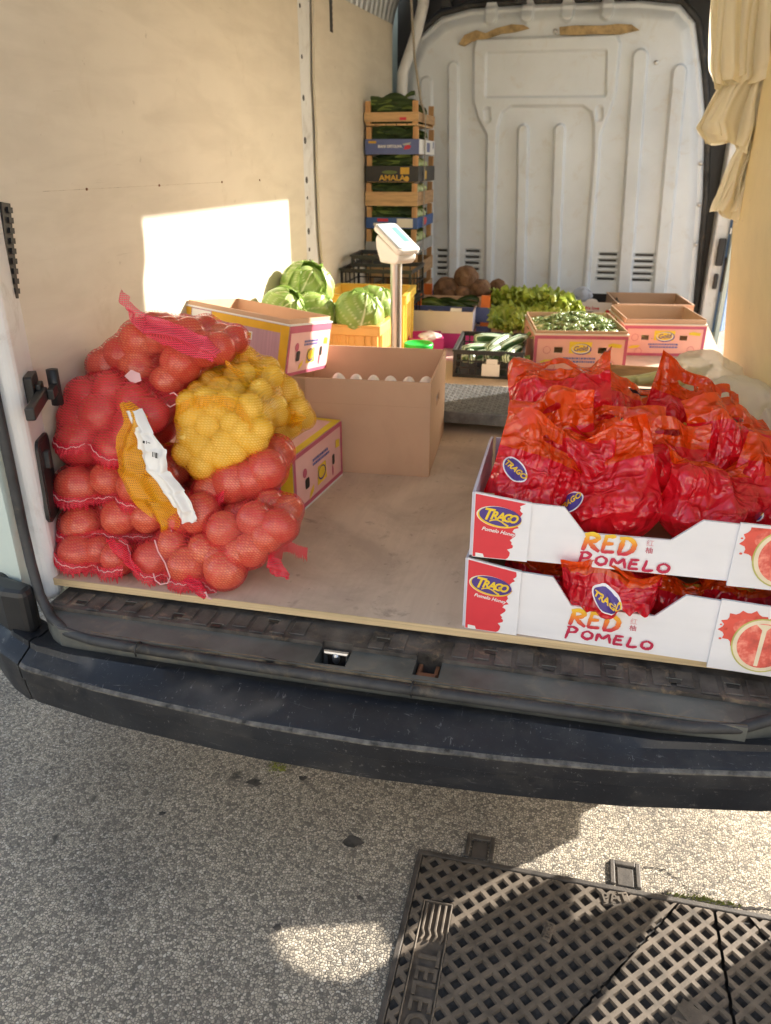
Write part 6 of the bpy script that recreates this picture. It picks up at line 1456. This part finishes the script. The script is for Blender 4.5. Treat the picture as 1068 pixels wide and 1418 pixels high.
def tray(label, loc, rz, ngrp='white pomelo trays', k=1.0, tz=0):
    w, d, h = .53, .34, .132
    o = thing('pomelo_tray', label, 'fruit tray', loc, (0,0,R(rz)), ngrp); MF = frame((0,0,0), (1,0,0), (0,0,1)); t = .005
    prof = [(.085,0),(.43,0),(.43,.122*k),(.368,.124*k),(.324,.076*k),(.185,.074*k),(.149,.126*k),(.085,.128*k)]
    b = MB(); b.prism(prof, -t, 0, 0, MF); b.build('front_panel', M_tray, o, clean=True)
    b = MB(); b.prism([(0,0),(.095,0),(.095,.131*k),(.0,.145*k)], .0004, .0054, 0, MF); lp = b.build('corner_panel', [M_tray], o, clean=True)
    b = MB(); b.prism([(.420,-.006),(.532,-.006),(.532,.125*k),(.422,.128*k)], .0004, .0054, 0, MF); rp = b.build('corner_panel', M_tray, o, clean=True)
    b = MB(); b.prism([(0,0),(d,0),(d,.125*k),(d-.05,.135*k),(.0,.142*k)], 0, t, 0, frame((.0,.0004,0), (0,1,0), (0,0,1)) @ TR(0,0,-t-.0002)); b.build('side_panel', M_tray_in, o, clean=True)
    b = MB(); b.prism([(0,0),(d,0),(d,.125*k),(.0,.132*k)], 0, t, 0, frame((w,.0004,0), (0,1,0), (0,0,1)) @ TR(0,0,-t)); b.build('side_panel', M_tray_in, o, clean=True)
    b = MB(); b.box(t+.001,w-t-.001,d-t,d,0,.125*k); b.build('back_panel', M_tray_in, o); b = MB(); b.box(t+.001,w-t-.001,t+.001,d-t-.001,.001,.006); b.build('base', M_kraftd, o)
    b = MB(); b.box(.0052,.094,.0002,.006,.126*k,.129*k); b.box(.0052,.03,.0062,.03,.126*k,.1285*k); b.build('folded_flap', M_kraftd, o)
    # red printed corner with its torn white edge
    rr = random.Random(5); edge = [(.088,.1315)] if False else []
    z = .1305; pts = [(.0012,.0012),(.058,.0012)]; zz = .004; xs = .060
    while zz < .126*k:
        xs = min(.087, max(.052, .060+zz*.20+rr.uniform(-.0045,.0045))); pts.append((xs, zz)); zz += rr.uniform(.002,.006)
    pts += [(.086,.1295*k),(.0012,.1425*k)]
    b = MB(); b.poly([(x,y,.0060) for x, y in pts], 0, MF); b.build('red_print', M_red_box, lp)
    sheet(lp, 'white_corner', M_whitecard, [[(.006,.0015),(.021,.0015),(.019,.008),(.006,.009)]], MF, .0064)
    cx, cz = .044, .096*k; ML = MF @ TR(cx,cz,.0066) @ RZ(R(-7))
    for rx_, rz_, m_, l_, dx, dy in ((.0385,.0195,M_cream,0,-.0015,-.0005),(.0375,.0185,M_yel,.0003,-.0005,-.001),(.036,.0175,M_purp,.0006,.0005,.0012)): sheet(lp, 'logo_oval', m_, [ellipse(dx,dy,rx_,rz_,36)], ML, l_)
    sheet(lp, 'logo_swoosh', M_yel, [[(-.016+i*.003, -.0085+.0035*math.sin(i*.38),0) for i in range(12)] + [(.017-i*.003,-.0115+.0045*math.sin((11-i)*.38),0) for i in range(12)]], ML, .0010)
    for ch, x, s in (('T',-.022,.030),('R',-.010,.022),('A',.001,.021),('G',.0115,.021),('O',.022,.021)): lettering(lp, ch, s, M_yel, ML, x, .001, 0, .25, .0009, .9, .0013)
    lettering(lp, 'Pomelo Honey', .0095, M_whitecard, MF, .043, .070*k-(1-k)*.035, -7, .3, .0002, 1, .0067)
    # brush lettering and glyphs
    Mred = grad_mat('brush ink running from yellow to red', .036-tz, .070-tz, (.55,.02,.06), (.78,.22,.03), (.84,.58,.04))
    Mb = MF @ TR(.185,-tz,0) @ RZ(R(-1))
    brush(o, 'RED', .0, .036, .032, .027, .0035, Mred, Mb, .26, 3)
    brush(o, 'POMELO', -.004, .011, .0185, .0215, .0045, M_brushred, Mb, .25, 7)
    for i, gch in enumerate('\u7ea2\u67da'): lettering(o, gch, .0125, [M_pinkglyph, M_brushred][i], MF, .292, .060-tz-.0135*i)
    # printed picture of cut pomelos
    ccx, ccz = .492, .052
    spl = []
    for i in range(40):
        a = i/40*2*math.pi; q = 1 + (.16 if i % 3 == 0 else -.06)*rr.uniform(.3,1); spl.append((ccx-.022+.040*q*math.cos(a), ccz+.026+.034*q*math.sin(a)))
    clip = lambda P_: [(min(.5305,max(.4225,x)), min(.122*k,max(-.004,y))) for x, y in P_]
    sheet(rp, 'splash_print', M_splash, [clip(spl)], MF, .0060)
    for x, y, r_ in (((.437,.075,.003),(.431,.055,.0025),(.452,.100,.003),(.478,.104,.0025),(.445,.098,.002),(.428,.082,.002),(.50,.103,.002))): sheet(rp, 'drop_print', M_splash, [ellipse(x,y,r_,r_*.8,10)], MF, .0060)
    sheet(rp, 'fruit_print', M_flesh, [clip([(p[0],p[1]) for p in ellipse(ccx-.018,ccz+.030,.027,.018,28,.4)])], MF, .0063)
    sheet(rp, 'fruit_print', M_rindy, [clip([(p[0],p[1]) for p in ellipse(ccx+.036,ccz+.030,.034,.034,36)])], MF, .0066)
    for rx_, rz_, m_, l_ in ((.047,.052,M_rindg,.0069),(.0445,.0495,M_pith,.0072),(.038,.043,M_flesh,.0075)): sheet(rp, 'fruit_print', m_, [clip([(p[0],p[1]) for p in ellipse(ccx+.004,ccz,rx_,rz_,40)])], MF, l_)
    sheet(rp, 'pith_print', M_pith, [[(ccx-.002,ccz-.04),(ccx+.004,ccz-.04),(ccx+.006,ccz+.03),(ccx+.014,ccz+.041),(ccx-.012,ccz+.041),(ccx-.001,ccz+.03)]], MF, .0078)
    return o
tray('lower white red pomelo tray standing on the plywood at the sill', (-.131,1.203,.5805), -2.4)
tray('upper white red pomelo tray heaped with red bags', (-.124,1.196,.7335), .6, k=.84, tz=.005)
# bags in the lower tray
pomelo_bag('red bagged pomelo bulging out of the notch of the lower tray', (.122,1.261,.632), yaw=3, roll=-6, lean=10, w=.165, L_=.034, seed=3, pitch=34, r=.056, stickers=[(-.010,.086,-12)], band0=.84, curl=-30, cut=-.3)
pomelo_bag('red bagged pomelo at the left end of the lower tray', (.0,1.30,.588), yaw=-10, lean=85, w=.15, L_=.03, seed=4, r=.055)
pomelo_bag('red bagged pomelo lying at the right end of the lower tray', (.262,1.275,.588), yaw=10, lean=85, w=.15, L_=.03, seed=5, r=.055)
pomelo_bag('red bagged pomelo pressed into the right corner of the lower tray', (.345,1.29,.588), yaw=-12, lean=85, w=.14, L_=.03, seed=25, r=.055)
# heap on the upper tray
pomelo_bag('red bagged pomelo at the front left of the heap with a tall orange top edge', (-.04,1.268,.748), yaw=4, roll=17, lean=-34, w=.19, L_=.105, seed=6, stickers=[(-.060,.108,-25)], pitch=-14, r=.060, band0=.66, cut=-.1)
pomelo_bag('large red bagged pomelo in the front middle of the heap with a badge', (.112,1.268,.742), yaw=-5, roll=-19, lean=-26, w=.20, L_=.080, seed=7, stickers=[(-.045,.088,20)], pitch=-22, twist=-8, r=.068, curl=50, band0=.70, cut=.25)
pomelo_bag('glossy red bagged pomelo at the front right of the heap', (.268,1.285,.745), yaw=8, roll=9, lean=-60, w=.18, L_=.075, seed=8, pitch=-16, twist=10, r=.064, curl=-40, band0=.74)
pomelo_bag('red bagged pomelo at the far right end of the upper tray', (.365,1.335,.745), yaw=-14, roll=13, lean=-40, w=.17, L_=.08, seed=9, pitch=-12, r=.062, stickers=[(-.04,.055,10)])
pomelo_bag('red bagged pomelo in the second row behind the front left bag', (.012,1.395,.80), yaw=14, roll=-10, lean=-20, w=.155, L_=.085, seed=10, pitch=-10, twist=-24, band0=.62, r=.054, curl=-30)
pomelo_bag('red bagged pomelo in the middle of the heap with a half hidden badge', (.125,1.395,.775), yaw=-10, roll=-14, lean=-50, w=.18, L_=.085, seed=11, pitch=-18, stickers=[(-.035,.085,12)], curl=30, r=.058)
pomelo_bag('red bagged pomelo in the second row towards the side lining', (.31,1.43,.785), yaw=16, roll=12, lean=-45, w=.19, L_=.085, seed=12, pitch=-14, twist=12)
pomelo_bag('red bagged pomelo at the back left with an open slot in its orange band', (.022,1.50,.835), yaw=-6, roll=-14, lean=-58, w=.20, L_=.105, seed=13, pitch=-12, r=.062, curl=-20, band0=.66)
pomelo_bag('small red bagged pomelo wedged between the front middle and front right bags', (.195,1.345,.785), yaw=20, roll=6, lean=-30, w=.15, L_=.08, seed=31, pitch=-14, r=.052, twist=-14)
pomelo_bag('small red bagged pomelo wedged between the front left and front middle bags', (.045,1.335,.79), yaw=-14, roll=-10, lean=-46, w=.15, L_=.07, seed=32, pitch=-12, r=.052)
# bags in the black crate behind
pomelo_bag('red bagged pomelo with a dark badge at the front left of the black crate', (.145,1.80,.735), yaw=6, roll=16, lean=-50, w=.165, L_=.07, seed=14, stickers=[(-.03,.075,-4)], pitch=-12, r=.064)
pomelo_bag('red bagged pomelo with a tall pointed flap in the black crate', (.245,1.79,.735), yaw=-8, roll=12, lean=-22, w=.15, L_=.10, seed=15, pitch=-8, twist=12, r=.062, cut=-.35, band0=.66)
pomelo_bag('red bagged pomelo at the right end of the black crate', (.34,1.83,.725), yaw=30, roll=20, lean=-40, w=.14, L_=.075, seed=16, pitch=-10)
pomelo_bag('red bagged pomelo at the left end of the black crate', (.05,1.84,.70), yaw=-16, roll=-8, lean=-40, w=.15, L_=.07, seed=17, pitch=-10)
# unseen cartons added beside the van's rear corner to shade the road
for i, (dz, s, lb_) in enumerate(((0,0,'lower'),(.301,.012,'upper'))):
    carton('carton', '%s of two unseen cartons added on the road by the van to cast shade' % lb_, .30, .40, .30, (.80+s,1.02,.001+dz), (0,0,0), closed=True)
